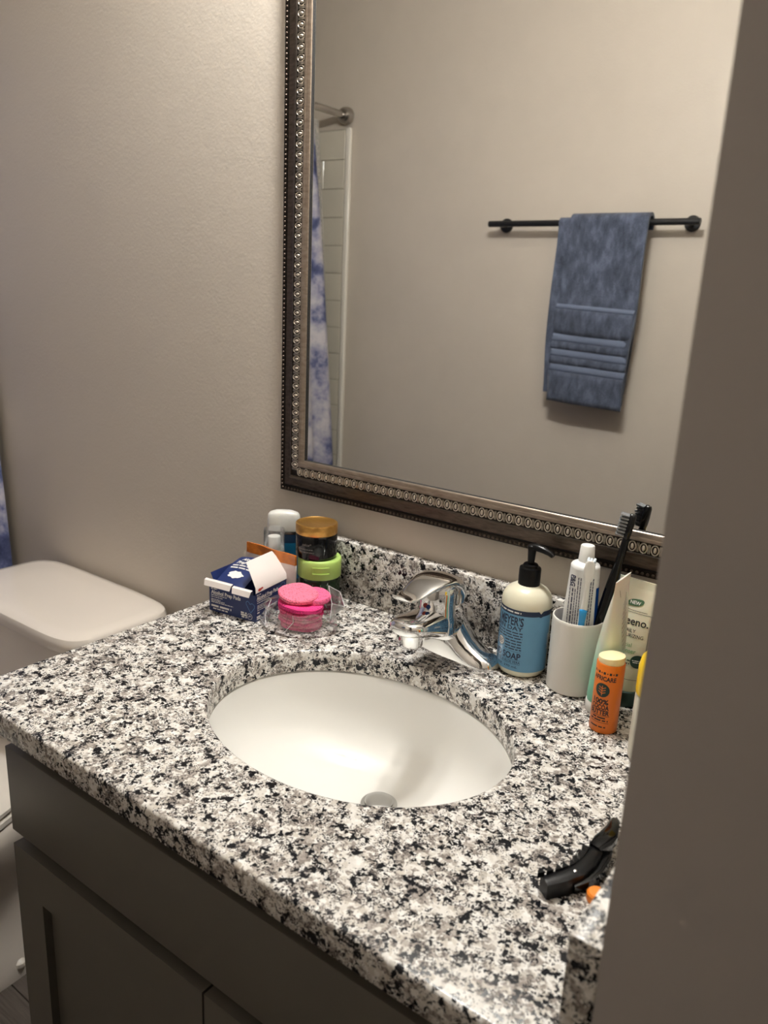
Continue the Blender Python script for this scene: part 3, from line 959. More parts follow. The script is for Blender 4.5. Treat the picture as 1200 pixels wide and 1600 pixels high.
# ------------------------------------------------------------------ hand soap bottle
sb = thing('soap_bottle', 'milky pump bottle with a blue printed label beside the white cup', 'soap bottle', C(-.406, .8985, .0006))
obj('bottle', lathe([(0, 0), (.0255, 0), (.0295, .0025), (.0322, .0075), (.0330, .012), (.0330, .097), (.0325, .1035), (.0302, .1105), (.0255, .1165), (.0190, .1205), (.0135, .1225), (.0125, .126), (0, .126)], 56), M['soap_body'], sb)
tc_ = math.atan2(-.8985, .406)
Rl = .03318
lab = Print()
a0, a1 = tc_ - math.radians(165), tc_ + math.radians(72)
lab.rect(Rl * (a0 + 2.2), .0105, Rl * (a1 + 2.2), .0885, .0012)
label = lab.build('label', M['soap_label'], sb, on_cyl(Rl, -2.2))
bnd = Print()
nt = tc_ + math.radians(36)
ub0, ub1 = Rl * (a0 + 2.2), Rl * (tc_ + math.radians(80) + 2.2)
un = Rl * (nt + 2.2)
bnd.rect(ub0, .0885, un - .0030, .0955, .0012)
bnd.add([(un - .0030, .0885), (un - .0030, .0955), (un, .0920), (un + .0035, .0955), (un + .0035, .0885), (un, .0870)], [[0, 5, 2, 1], [5, 4, 3, 2]])
bnd.rect(un + .0035, .0885, ub1, .0955, .0012)
obj_b = bnd.build('label_band', M['navy'], sb, on_cyl(Rl + .0001, -2.2))
ur = Rl * (tc_ - math.radians(2) + 2.2)      # the print's margin
p = Print()
Wt = .060
p.text('MRS. MEYER\u2019S', ur - Wt / 2, .0800, .0112, .03, width=Wt)
p.text('CLEAN DAY', ur - Wt / 2, .0700, .0056, .022, width=Wt)
rn = random.Random(4)
for v in (.0640, .0602, .0566): p.fine(ur - Wt, ur, v, .0016, rnd=rn)
for v in (.0525, .0485, .0445, .0410): p.fine(ur - .024, ur, v, .0016, rnd=rn); p.fine(ur - Wt, ur - .040, v, .0016, rnd=rn)
p.line([(ur - Wt, .0378), (ur, .0378)], .0004)
p.text('HAND SOAP', ur - Wt / 2, .0315, .0084, .028, width=Wt)
p.line([(ur - Wt, .0262), (ur, .0262)], .0004)
p.text('WITH OLIVE OIL & ALOE VERA', ur - Wt / 2, .0232, .0034, .012, width=Wt)
p.line([(ur - Wt, .0203), (ur, .0203)], .0004)
p.text('12.5 FL. OZ. 370 mL', ur - Wt / 2, .0163, .0028, .01, width=Wt * .9)
p.build('lettering', M['navy'], label, on_cyl(Rl + .00022, -2.2))
q = Print(); q.disc(ur - .032, .0470, .0064)
q.build('seal', M['white_ink'], label, on_cyl(Rl + .00022, -2.2))
q = Print(); q.ring(ur - .032, .0470, .0062, .0007)
for v in (.0492, .0470, .0448): q.fine(ur - .0362, ur - .0278, v, .0011, rnd=rn)
q.build('seal_print', M['navy'], label, on_cyl(Rl + .00040, -2.2))
q = Print()
q.fine(ur - .052, ur - .004, .0920, .0020, rnd=rn)
q.build('band_lettering', M['white_ink'], obj_b, on_cyl(Rl + .0003, -2.2))
q = Print()
for i in range(16):
    v = .040 + i * .0014; w_ = rn.uniform(.0003, .0009); q.rect(Rl * (a1 + 2.2) - .0045, v, Rl * (a1 + 2.2) - .0003, v + w_)
q.build('barcode', M['white_ink'], label, on_cyl(Rl + .0002, -2.2))
col_prof = [(0, .1215), (.0140, .1215), (.0143, .1225), (.0143, .1430), (.0136, .1450), (.0100, .1460), (.0098, .1485), (.0088, .1500), (0, .1500)]
cv, cf = lathe(col_prof, 48)
cv = [((x * (1.0 if i % 2 else .975)), (y * (1.0 if i % 2 else .975)), z) if .1220 < z < .1435 else (x, y, z) for i, (x, y, z) in enumerate(cv)]
obj('collar', (cv, cf), M['black_plastic'], sb, angle=20)
pump = obj('pump_stem', lathe([(0, .149), (.0040, .149), (.0048, .156), (.0055, .168), (.0062, .1715), (.0058, .1745), (.003, .1760), (0, .1762)], 24), M['black_plastic'], sb)
na = math.radians(2)
obj('nozzle', sweep([(-.004, 0, .1725), (.006, .000, .1735), (.016, -.001, .1725), (.0255, -.0015, .1700), (.0305, -.002, .1670)], [.0040, .0062, .0056, .0046, .0036], 14, flat=.8), M['black_plastic'], sb)

# ------------------------------------------------------------------ toothbrush cup and what stands in it
cup = tag(obj('toothbrush_cup', lathe([(0, 0), (.0300, 0), (.0315, .0015), (.0325, .094), (.0325, .0965), (.0318, .0978), (.0305, .0978), (.0298, .0965), (.0290, .006), (0, .005)], 56), M['cup'], loc=C(-.3335, .8975, .0006)), 'plain white cylinder cup holding toothbrushes and toothpaste', 'cup')
tp = thing('toothpaste_tube', 'white toothpaste tube standing cap up in the white cup', 'toothpaste', C(-.3335, .8975, .0065), math.radians(14))
ox, oy = .001, .000
def tsec(a, b, z, e=2.0): return [(ox + x, oy + y, z) for x, y in sup(a, b, 40, e)]
tsecs = [(.0245, .0008, .004), (.0240, .0016, .012), (.0228, .0050, .045), (.0208, .0105, .095), (.0190, .0155, .135), (.0180, .0176, .156), (.0178, .0178, .158)]
obj('body', loft([tsec(a, b, z) for a, b, z in tsecs]), M['paste_white'], tp)
blue = []
for a, b, z in tsecs[:5]:
    blue.append([(ox + (a + .0003) * math.cos(t), oy + (b + .0003) * math.sin(t), z) for t in [math.radians(-30 + 200 * i / 24) for i in range(25)]])
obj('printed_front', loft(blue, False, False, closed=False), M['paste_blue'], tp)
obj('shoulder', move(lathe([(.0180, .1575), (.0180, .160), (.0165, .1625), (.010, .1655), (.007, .166), (0, .166)], 36), ox, oy, 0), M['paste_white'], tp)
obj('cap', move(lathe([(0, .1655), (.0096, .1655), (.0098, .167), (.0086, .1850), (.0078, .1862), (0, .1864)], 32), ox, oy, 0), M['white_plastic'], tp)
def tube_pt(u, v):
    # v = height, u = arc position across the face that looks at the room
    for (a, b, z), (a2, b2, z2) in zip(tsecs, tsecs[1:]):
        if z <= v <= z2:
            k = (v - z) / (z2 - z); A = a + (a2 - a) * k + .0004; B = b + (b2 - b) * k + .0004
            x = max(-A * .999, min(A * .999, u))
            return (ox + x, oy - B * math.sqrt(max(0, 1 - (x / A) ** 2)), v)
    return (u, -.02, v)
p = Print(); rn = random.Random(11)
p.text('P&G', -.0112, .1420, .0056, .03, vert=True)
for i, u in enumerate((-.0145, -.0075, -.0045, -.0015, .0105, .0130)):
    lo = .060 + .012 * rn.random(); p.fine(-.150 + (.018 if i in (1,) else .002), -lo, u, .0010, vert=True, rnd=rn)
p.fine(-.132, -.070, -.0108, .0016, vert=True, rnd=rn)
p.line([(-.0125, .0600), (-.0085, .0600), (-.0105, .0640), (-.0125, .0600)], .0006)
p.build('lettering', M['grey_navy'], tp, tube_pt)

def brush(name, label, p0, p1, mat, headmat, bristlemat, bdir, grip=None, wide=.0058, hl=.026, group=None, neckr=.0028, tk=1.0):
    """toothbrush from handle end p0 to head tip p1 (positions above the worktop); bristles point along bdir"""
    P0, P1 = Vector(p0), Vector(p1)
    L = (P1 - P0).length; d = (P1 - P0).normalized()
    t = thing(name, label, 'toothbrush', C(*p0), 0, group)
    b = Vector(bdir); b = (b - d * b.dot(d)).normalized(); s = d.cross(b)
    def sec(k, w, h, lift=0.0, e=2.4):
        c = d * (L * k) + b * lift
        return [tuple(c + s * x + b * y) for x, y in sup(w, h * tk, 20, e)]
    hk = 1 - hl / L
    obj('handle', loft([sec(0, .003, .002), sec(.02, .0052, .0036), sec(.2, wide, .0042), sec(.38, wide * .95, .0046), sec(.55, wide * .85, .0042), sec(.64, .0042, .0036), sec(.72, neckr, .0026), sec(hk - .03, neckr, .0024), sec(hk, .0048, .0022)]), mat, t)
    obj('head', loft([sec(hk, .0046, .0020), sec(hk + .2 * (1 - hk), .0062, .0023), sec(hk + .5 * (1 - hk), .0066, .0024), sec(hk + .85 * (1 - hk), .0056, .0023), sec(.995, .0030, .0020), sec(1, .0010, .0010)]), headmat, t)
    tuft = []
    for r in range(7):
        for c in (-1, 0, 1):
            k = hk + (.10 + .78 * r / 6) * (1 - hk)
            base = d * (L * k) + s * (c * .0036) + b * (.0018 * tk)
            hgt = .0095 + .0012 * ((r + c) % 2)
            tuft.append(loft([[tuple(base + s * (x * .0015) + d * (y * .0015)) for x, y in sup(1, 1, 7)], [tuple(base + b * hgt + s * (x * .0017) + d * (y * .0017)) for x, y in sup(1, 1, 7)]], False, True))
    obj('bristles', join(*tuft), bristlemat, t)
    if grip:
        def gsec(k, w, h):
            c = d * (L * k) - b * (.0020)
            return [tuple(c + s * x + b * y) for x, y in sup(w, h, 18, 2.2)]
        obj('grip', loft([gsec(.10, .0030, .0020), gsec(.2, .0044, .0034), gsec(.40, .0046, .0038), gsec(.54, .0040, .0036), gsec(.60, .0046, .0034), gsec(.625, .0050, .0030), gsec(.635, .002, .002)]), grip, t)
    return t
brush('toothbrush', 'white toothbrush with a blue grip in front of the toothpaste tube', (-.326, .884, .0075), (-.3168, .8705, .1835), M['white_plastic'], M['white_plastic'], M['bristle_white'], (-.25, 1, 0), M['brush_blue'])
brush('toothbrush', 'thick black toothbrush with grey bristles leaning in the white cup', (-.3200, .9020, .0075), (-.2868, .9130, .2390), M['gloss_black'], M['gloss_black'], M['bristle'], (-1, -.25, 0), wide=.0098, hl=.032, neckr=.0052, tk=1.9)

# ------------------------------------------------------------------ tubes and small bottles by the door wall
mt = thing('lotion_tube', 'white lotion tube fading to mint green standing behind the orange balm stick', 'tube', C(-.2810, .8635, .0006))
obj('cap', lathe([(0, 0), (.0168, 0), (.0175, .001), (.0178, .0130), (.0170, .0145), (0, .0145)], 40), M['white_plastic'], mt)
def msec(a, b, z): return [(x + .009 * z / .175, y - .003 * z / .175, z) for x, y in sup(a, b, 40)]
msecs = [(.0172, .0172, .0145), (.0180, .0185, .020), (.0178, .0192, .045), (.0160, .0208, .085), (.0120, .0226, .120), (.0062, .0240, .150), (.0016, .0248, .164), (.0011, .0250, .166), (.0011, .0250, .1755)]
obj('body', loft([msec(*q) for q in msecs]), M['mint_tube'], mt)
def mint_pt(u, v):
    for (a, b, z), (a2, b2, z2) in zip(msecs, msecs[1:]):
        if z <= v <= z2:
            k = (v - z) / (z2 - z); A = a + (a2 - a) * k + .0005; B = b + (b2 - b) * k + .0005
            s = max(-.999, min(.999, u / B))
            # the broad side that faces the camera
            return (A * math.sqrt(1 - s * s) + .009 * v / .175, B * s - .003 * v / .175, v)
    return (0, 0, v)
p = Print()
for i in range(15):
    v = .066 + i * .0056
    u0 = -.0070 + .0025 * math.sin(i * .5)
    p.line([(u0, v), (u0 + .005, v + .0050), (u0 + .011, v + .0125)], .0007)
p.text('|', -.012, .160, .006, .01)
p.build('line_pattern', M['grey_ink'], mt, mint_pt)

av = thing('lotion_tube', 'cream moisturiser tube with dark cap standing against the backsplash', 'tube', C(-.268, .9085, .0006), math.radians(-6))
obj('cap', lathe([(0, 0), (.0195, 0), (.0200, .001), (.0200, .0190), (.0190, .0200), (0, .0200)], 40), M['green_ink'], av)
avs = [(.0200, .0190, .0200), (.0225, .0188, .026), (.0258, .0172, .055), (.0290, .0130, .095), (.0318, .0066, .130), (.0328, .0018, .146), (.0330, .0011, .148), (.0330, .0011, .1565)]
def asec(a, b, z): return [(x - .002 * z / .15, y + .010 * z / .15, z) for x, y in sup(a, b, 40)]
obj('body', loft([asec(*q) for q in avs]), M['aveeno_tube'], av)
def av_pt(u, v):
    for (a, b, z), (a2, b2, z2) in zip(avs, avs[1:]):
        if z <= v <= z2:
            k = (v - z) / (z2 - z); A = a + (a2 - a) * k; B = b + (b2 - b) * k + .0005
            s = max(-.999, min(.999, u / A))
            return (A * s - .002 * v / .15, -B * math.sqrt(1 - s * s) + .010 * v / .15, v)
    return (u, -.03, v)
p = Print()
p.text('Aveeno.', .000, .1080, .0092, .012, width=.042)
p.text('DAILY', .000, .0965, .0042, .004)
p.text('MOISTURIZING', .000, .0905, .0042, .004, width=.036)
p.line([(-.022, .118), (.023, .118), (.023, .036), (-.022, .036), (-.022, .118)], .0005)
p.line([(-.020, .1205), (.017, .1205)], .0005)
rn = random.Random(3)
for v in (.060, .056): p.fine(-.008, .008, v, .0014, rnd=rn)
p.build('lettering', M['black_ink'], av, av_pt)
p = Print()
p.text('Facial', -.001, .0790, .0050, .006); p.text('Cleanser', .000, .0720, .0050, .006)
p.build('green_lettering', M['mid_green_ink'], av, av_pt)
p = Print(); p.disc(.0165, .0600, .0082)
pts = [(-.003 + .016 * math.cos(t) * .62, .1300 + .0045 * math.sin(t)) for t in [2 * PI * i / 20 for i in range(20)]]
q = Print()
q.add([(.0005, .1300)] + [(.0005 + .0105 * math.copysign(abs(math.cos(t)) ** .7, math.cos(t)), .1300 + .0042 * math.sin(t) + .0022 * math.cos(t)) for t in [2 * PI * i / 24 for i in range(24)]], [[0, 1 + i, 1 + (i + 1) % 24] for i in range(24)])
p.build('round_badge', M['green_ink'], av, lambda u, v: (lambda r: (r[0], r[1] - .0001, r[2]))(av_pt(u, v)))
leaf = q.build('leaf_badge', M['leaf_ink'], av, lambda u, v: (lambda r: (r[0], r[1] - .0001, r[2]))(av_pt(u, v)))
q = Print(); q.text('NEW', .0005, .1300, .0040, .02)
q.build('badge_lettering', M['white_ink'], leaf, lambda u, v: (lambda r: (r[0], r[1] - .0004, r[2]))(av_pt(u, v)))
q = Print(); q.fine(.0105, .0225, .0612, .0009, rnd=rn); q.fine(.0115, .0215, .0590, .0009, rnd=rn)
q.build('badge_print', M['white_ink'], av, lambda u, v: (lambda r: (r[0], r[1] - .0004, r[2]))(av_pt(u, v)))

yb_ = thing('lotion_bottle', 'pale bottle with a bright yellow top behind the door wall corner', 'bottle', C(-.1905, .800, .0006))
obj('body', lathe([(0, 0), (.029, 0), (.0312, .002), (.0318, .010), (.0318, .074), (.0300, .080), (0, .080)], 40), M['pale_bottle'], yb_)
obj('top', lathe([(0, .0785), (.0318, .0785), (.0322, .082), (.0322, .108), (.0300, .118), (.024, .126), (.012, .1305), (0, .1315)], 40), M['yellow'], yb_)

lb = thing('balm_stick', 'uncapped orange balm stick with cream balm showing at its top', 'balm stick', C(-.2622, .8262, .0006))
obj('tube', lathe([(0, 0), (.0152, 0), (.0160, .001), (.0160, .0845), (.0153, .0855), (.0148, .0855), (.0148, .080), (0, .080)], 44), M['orange'], lb)
bt = lathe([(0, .079), (.0146, .079), (.0146, .0880), (.0150, .0900), (.0147, .0925), (.0110, .0942), (0, .0946)], 44)
bt = ([(x, y, z + (.0018 * x / .015 if z > .087 else 0)) for x, y, z in bt[0]], bt[1])
obj('balm', bt, M['cream'], lb)
tl_ = math.atan2(-.8262, .2622) - math.radians(20)
R1 = .01612
p = Print()
p.text('AFRICARE', 0, .0690, .0052, .035, width=.028)
for i in range(9):
    u = -.0135 + i * .0034
    p.rect(u - .0013, .0742, u + .0013, .0772) if i % 2 == 0 else (p.line([(u - .0010, .0757), (u + .0010, .0757)], .0006), p.line([(u, .0746), (u, .0768)], .0006))
p.text('100%', -.001, .0405, .0058, .034, width=.0190)
p.text('COCOA', -.001, .0335, .0058, .034, width=.0215)
p.text('BUTTER', -.001, .0268, .0058, .034, width=.0235)
p.line([(-.0125, .0226), (.0115, .0226)], .0005); p.line([(-.0125, .0140), (.0115, .0140)], .0005)
rn = random.Random(8)
p.fine(-.0085, .0070, .0200, .0017, rnd=rn); p.fine(-.0115, .0105, .0167, .0017, rnd=rn); p.fine(-.0105, .0085, .0085, .0016, rnd=rn)
p.build('lettering', M['black_ink'], lb, on_cyl(R1, tl_))
p = Print(); p.disc(-.0005, .0545, .0086)
em = p.build('emblem', M['green_ink'], lb, on_cyl(R1 + .0001, tl_))
p = Print()
p.line([(-.0005, .0480), (-.0005, .0602)], .0008)
for s in (-1, 1):
    for z in (.0505, .0535, .0565):
        p.line([(-.0005, z), (-.0005 + s * .0042, z + .0022)], .0009)
p.build('leaf_mark', M['orange'], em, on_cyl(R1 + .0003, tl_))

# ------------------------------------------------------------------ hair clip and orange disc
hc = thing('hair_clip', 'black toothed hair clip lying on the granite near the door wall', 'hair clip', C(-.185, .585, .0004))
cp = [(-.2005, .5330), (-.1905, .5470), (-.1830, .5610), (-.1795, .5760), (-.1800, .5920), (-.1820, .6050)]
def clip_loc(x, y): return (x + .185, y - .585)
def ribbon(path, hw, z0, z1, n=1):
    """closed bar of half width hw along a plan path, heights z0..z1 given per point"""
    rings = []
    for i, (x, y) in enumerate(path):
        a = path[max(i - 1, 0)]; b = path[min(i + 1, len(path) - 1)]
        tx, ty = b[0] - a[0], b[1] - a[1]; L = math.hypot(tx, ty); nx, ny = -ty / L, tx / L
        X, Y = clip_loc(x, y)
        w = hw[i] if isinstance(hw, list) else hw
        za = z0[i] if isinstance(z0, list) else z0; zb = z1[i] if isinstance(z1, list) else z1
        rings.append([(X + nx * w, Y + ny * w, za), (X - nx * w, Y - ny * w, za), (X - nx * w, Y - ny * w, zb * .92), (X - nx * w * .6, Y - ny * w * .6, zb), (X + nx * w * .6, Y + ny * w * .6, zb), (X + nx * w, Y + ny * w, zb * .92)])
    return loft(rings)
jaw = obj('lower_jaw', ribbon(cp, [.0060, .0066, .0068, .0068, .0062, .0050], 0, [.0150, .0165, .0175, .0180, .0175, .0160]), M['black_plastic'], hc, angle=30)
tooth = []
for k in range(9):
    s = k / 9 * (len(cp) - 1.6); i = int(s); q = s - i
    x = cp[i][0] + (cp[i + 1][0] - cp[i][0]) * q; y = cp[i][1] + (cp[i + 1][1] - cp[i][1]) * q
    tx, ty = cp[i + 1][0] - cp[i][0], cp[i + 1][1] - cp[i][1]; L = math.hypot(tx, ty); tx /= L; ty /= L
    nx, ny = -ty, tx
    X, Y = clip_loc(x + nx * .0055, y + ny * .0055)
    h = .0065
    tooth.append(loft([[(X - tx * .0035, Y - ty * .0035, zz), (X + tx * .0035, Y + ty * .0035, zz), (X + tx * .002 + nx * h, Y + ty * .002 + ny * h, zz)] for zz in (.0125, .0178)]))
obj('teeth', join(*tooth), M['black_plastic'], jaw, smooth=False)
up = [(x + .0085, y + .004) for x, y in cp]
obj('upper_jaw', ribbon(up[1:], [.0030, .0042, .0046, .0046, .0038], .001, [.009, .011, .0125, .0130, .0120]), M['gloss_black'], hc, angle=30)
tail = [(-.1815, .5960), (-.1790, .6080), (-.1780, .6200), (-.1800, .6350), (-.1830, .6500), (-.1845, .6560)]
obj('lever_plate', ribbon(tail, [.0060, .0085, .0078, .0056, .0044, .0030], [.010, .012, .012, .010, .008, .007], [.0190, .0205, .0200, .0175, .0150, .0120]), M['gloss_black'], hc, angle=30)
for x, y, z, r in ((-.1838, .5575, .0172, .0020), (-.1735, .6180, .0192, .0016)):
    X, Y = clip_loc(x, y)
    obj('pin', move(lathe([(r, -.006), (r, 0), (r * .7, r * .6), (0, r * .9)], 12), X, Y, z - .001), M['steel'], hc)
tag(obj('orange_disc', lathe([(0, 0), (.0080, 0), (.0085, .0008), (.0085, .0065), (.0070, .0082), (0, .0086)], 28), M['orange_bright'], loc=C(-.1625, .5565, .0004)), 'small bright orange round piece tucked beside the black hair clip', 'disc')

# ------------------------------------------------------------------ alcohol prep pad carton
rz = math.radians(8)
bx = thing('alcohol_pad_box', 'opened navy carton of alcohol prep pads with white flaps raised', 'box', C(-.7762, .7685, .0005), rz)
BW, BD, BH = .0870, .0785, .0455           # along -x, along +y, up
t = .0006
obj('carton', join(box(-BW, 0, 0, t, 0, BH - .004), box(-BW, 0, BD - t, BD, 0, BH), box(-BW, -BW + t, t, BD - t, 0, BH), box(-t, 0, t, BD - t, 0, BH), box(-BW + t, -t, t, BD - t, 0, t)), M['box_blue'], bx, False)
def sheet(name, rows, mat, th=.0006, parent=bx):
    n = len(rows[0])
    vs = [p for r in rows for p in r]; fs = []
    for i in range(len(rows) - 1):
        for j in range(n - 1):
            a = i * n + j; fs.append([a, a + 1, a + n + 1, a + n])
    o = obj(name, (vs, fs), mat, parent, angle=50)
    md = o.modifiers.new('thick', 'SOLIDIFY'); md.thickness = th; md.offset = 0
    return o
# two torn tabs of the front edge, folded outward to show white
for (xa_, xb_, dz) in ((-BW - .004, -.040, .002), (-.0385, -.004, .000)):
    n = 5
    def rowx(i): return xa_ + (xb_ - xa_) * i / (n - 1)
    sheet('front_tab', [[(rowx(i), .0004, BH - .004 + dz) for i in range(n)], [(rowx(i), -.0015, BH + .0045 + dz) for i in range(n)]], M['box_blue_dark'])
    sheet('tab_lining', [[(rowx(i), -.0020, BH + .0045 + dz) for i in range(n)], [(rowx(i), -.0060, BH + .0030 + dz) for i in range(n)], [(rowx(i) + (.0015 if i == 0 else -.0015 if i == n - 1 else 0), -.0088, BH - .0050 + dz) for i in range(n)]], M['box_white'])
# big white flap hinged on the side edge
sheet('side_flap', [[(.0004, BD * (i / 4), BH) for i in range(5)], [(-.0006, .001 + (BD - .001) * (i / 4), BH + .0080) for i in range(5)], [(-.0150, .008 + (BD - .004) * (i / 4), BH + .0240) for i in range(5)], [(-.0300, .0165 + (BD - .014) * (i / 4), BH + .0385) for i in range(5)]], M['box_white'])
# printed top panel bending up inside
def top_z(i, j): return BH - .004 + .024 * math.sin(1.5 * min(1, max(0, j))) + .003 * math.sin(PI * min(1, max(0, i)))
TPW = .054
top = sheet('top_panel', [[(-BW + .004 + TPW * i / 5, .006 + .068 * j / 7, top_z(i / 5, j / 7)) for i in range(6)] for j in range(8)], M['box_blue'])
sheet('back_tab', [[(-BW + .001, .010 + .05 * i / 3, BH - .002) for i in range(4)], [(-BW - .004, .008 + .054 * i / 3, BH + .012) for i in range(4)]], M['box_blue'])
def top_pt(u, v):
    return (u, v, top_z((u + BW - .004) / TPW, (v - .006) / .068) + .0010)
rn = random.Random(5)
p = Print()
p.text('Alcohol', -.0570, .063, .0068, .03, width=.030, shear=.2); p.text('Prep Pads', -.0570, .0535, .0068, .03, width=.036, shear=.2)
p.fine(-.078, -.038, .0455, .0024, rnd=rn); p.fine(-.078, -.040, .0400, .0024, rnd=rn)
p.add([(-.058 + (.013 + .0016 * math.sin(5 * t + 1) + .001 * math.sin(11 * t)) * math.cos(t), .026 + (.0068 + .0009 * math.sin(7 * t)) * math.sin(t)) for t in [2 * PI * i / 40 for i in range(40)]], [list(range(40))])
p.build('top_lettering', M['white_ink'], top, top_pt)
front = on_plane((0, -.0002, 0), (1, 0, 0), (0, 0, 1))
p = Print()
p.fine(-.0835, -.071, .0365, .0016, rnd=rn)
p.text('Alcohol Prep Pads', -.0835, .0312, .0058, .03, 'LEFT', width=.056)
for v, w in ((.0262, .030), (.0232, .022), (.0196, .018), (.0172, .026), (.0148, .042)): p.fine(-.0835, -.0835 + w, v, .0011, rnd=rn)
p.fine(-.0835, -.045, .0090, .0030, rnd=rn); p.fine(-.080, -.052, .0045, .0020, rnd=rn)
p.fine(-.027, -.016, .0105, .0026, rnd=rn); p.fine(-.027, -.016, .0072, .0026, rnd=rn); p.fine(-.0255, -.016, .0040, .0026, rnd=rn)
p.ring(-.0105, .0068, .0045, .0007); p.line([(-.0128, .0050), (-.0112, .0088), (-.0100, .0060), (-.0085, .0088)], .0007)
p.build('front_lettering', M['white_ink'], bx, front)
p = Print()
p.line([(-.0085, .0130), (-.0170, .0255), (-.0172, .0285), (-.0145, .0310), (-.0115, .0290), (-.0100, .0265), (-.0065, .0285), (-.0030, .0275), (-.0015, .0250), (-.0018, .0222), (-.0085, .0130)], .0006)
p.build('heart_outline', M['blue_ink'], bx, front)
side = on_plane((.0002, 0, 0), (0, 1, 0), (0, 0, 1))
p = Print()
p.fine(.003, .014, .0415, .0014, rnd=rn)
p.text('Alcohol Prep Pads', .003, .0365, .0058, .03, 'LEFT', width=.054)
for v, w in ((.0318, .036), (.0288, .030), (.0245, .030), (.0222, .022), (.0198, .026), (.0170, .020)): p.fine(.004, .004 + w, v, .0011, rnd=rn)
p.fine(.004, .010, .0130, .0022, rnd=rn); p.fine(.003, .012, .0068, .0030, rnd=rn); p.fine(.003, .012, .0036, .0020, rnd=rn)
p.build('side_lettering', M['white_ink'], bx, side)
p = Print(); p.line([(.056, .0330), (.0585, .0400), (.0620, .0375), (.0660, .0425), (.0720, .0420), (.0745, .0385), (.0735, .035)], .0006)
p.build('side_outline', M['blue_ink'], bx, side)
p = Print(); p.disc(.010, .0035, .0042, ry=.0022); p.disc(.0155, .0045, .003, ry=.0014)
p.build('red_stamp', M['red_ink'], bx, on_plane((.0010, 0, BH), (0, 1, 0), (-.16, 0, 1)))

# ------------------------------------------------------------------ foil pouch standing behind the carton
po = thing('foil_pouch', 'pale foil pouch with an orange top strip standing behind the navy carton', 'pouch', C(-.8240, .8500, .0006), math.radians(0))
def pouch_rows(z0, z1, th, n=12, k=6, x0=-.052, x1=.052):
    A = []; 
    for j in range(k + 1):
        z = z0 + (z1 - z0) * j / k
        A.append([(x0 + (x1 - x0) * i / n, -th * math.sin(PI * i / n) * math.cos(PI / 2 * min(1, z / .10)) * (.6 + .4 * math.sin(7 * i / n + 30 * z)) + .0012 * math.sin(11 * i / n + 60 * z) + .06 * (z - .05) * .25, z) for i in range(n + 1)])
    return A
sheet('pouch_body', pouch_rows(0, .0690, .006), M['foil_white'], .003, po)
sheet('orange_strip', pouch_rows(.0685, .0850, .006), M['foil_orange'], .0034, po)

# ------------------------------------------------------------------ bottles and jars at the back of the worktop
spy = thing('spray_bottle', 'small white spray bottle under a clear cap beside the foil pouch', 'spray bottle', C(-.8380, .8712, .0006))
obj('body', lathe([(0, 0), (.0155, 0), (.0170, .0015), (.0170, .070), (.0162, .074), (.0120, .0765), (.0105, .0770), (0, .0770)], 36), M['white_plastic'], spy)
obj('pump', lathe([(0, .0768), (.0110, .0768), (.0110, .0810), (.0103, .0820), (.0103, .0970), (.0096, .0982), (0, .0986)], 32), M['white_plastic'], spy)
obj('clear_cap', lathe([(.0168, .0715), (.0170, .1090), (.0162, .1106), (0, .1110), (0, .1102), (.0158, .1098), (.0162, .1085), (.0162, .0715)], 40), M['clear'], spy)

de = thing('deodorant_stick', 'deodorant stick with translucent white domed cap and dark blue body', 'deodorant', C(-.8480, .9040, .0006), math.radians(36))
def dsec(a, b, z, e=2.6): return [(x, y, z) for x, y in sup(a, b, 44, e)]
obj('body', loft([dsec(.0255, .0105, 0), dsec(.0268, .0115, .002), dsec(.0270, .0118, .05), dsec(.0266, .0116, .092), dsec(.0255, .0108, .0945)]), M['deo_blue'], de)
def de_arc(a, b, z0, z1, f0, f1):
    rows = []
    for z in (z0, (z0 + z1) / 2, z1):
        row = []
        for i in range(16):
            t_ = math.radians(f0 + (f1 - f0) * i / 15)
            c, s = math.cos(t_), math.sin(t_)
            row.append((a * math.copysign(abs(c) ** (2 / 2.6), c), b * math.copysign(abs(s) ** (2 / 2.6), s), z))
        rows.append(row)
    return loft(rows, False, False, closed=False)
obj('label', de_arc(.0273, .0121, .018, .080, 190, 350), M['deo_teal'], de)
obj('collar', loft([dsec(.0262, .0114, .0945), dsec(.0262, .0114, .1000), dsec(.0250, .0108, .1010)]), M['nickel'], de)
obj('cap', loft([dsec(.0266, .0116, .0990), dsec(.0270, .0119, .1005), dsec(.0266, .0117, .1180), dsec(.0256, .0112, .1255), dsec(.0228, .0098, .1290), dsec(.0150, .0066, .1318), dsec(.005, .0025, .1328)]), M['frosted_cap'], de)

gj = thing('gel_jar', 'dark green gel jar with a lime green lid under the black cream jar', 'jar', C(-.7585, .8905, .0006))
obj('jar', lathe([(0, 0), (.0300, 0), (.0322, .0015), (.0328, .005), (.0328, .044), (.0318, .048), (.0300, .0495), (0, .0495)], 56), M['jar_green'], gj)
lid = obj('lid', lathe([(.0335, .0490), (.0342, .0500), (.0345, .0730), (.0342, .0765), (.0332, .0785), (.0318, .0792), (.0305, .0790), (.0300, .0786), (0, .0786), (0, .05), (.0325, .0490)], 64), M['lime'], gj)
ta = math.atan2(-.8905, .7585) + math.radians(4)
Rj = .0345
def arc_block(R0, R1, t0, t1, z0, z1, n=12):
    inner = []; rings = []
    for i in range(n + 1):
        a = t0 + (t1 - t0) * i / n
        c, s = math.cos(a), math.sin(a)
        rings.append([(R0 * c, R0 * s, z0), (R1 * c, R1 * s, z0), (R1 * c, R1 * s, z1), (R0 * c, R0 * s, z1)])
    return loft(rings)
w = math.radians(22)
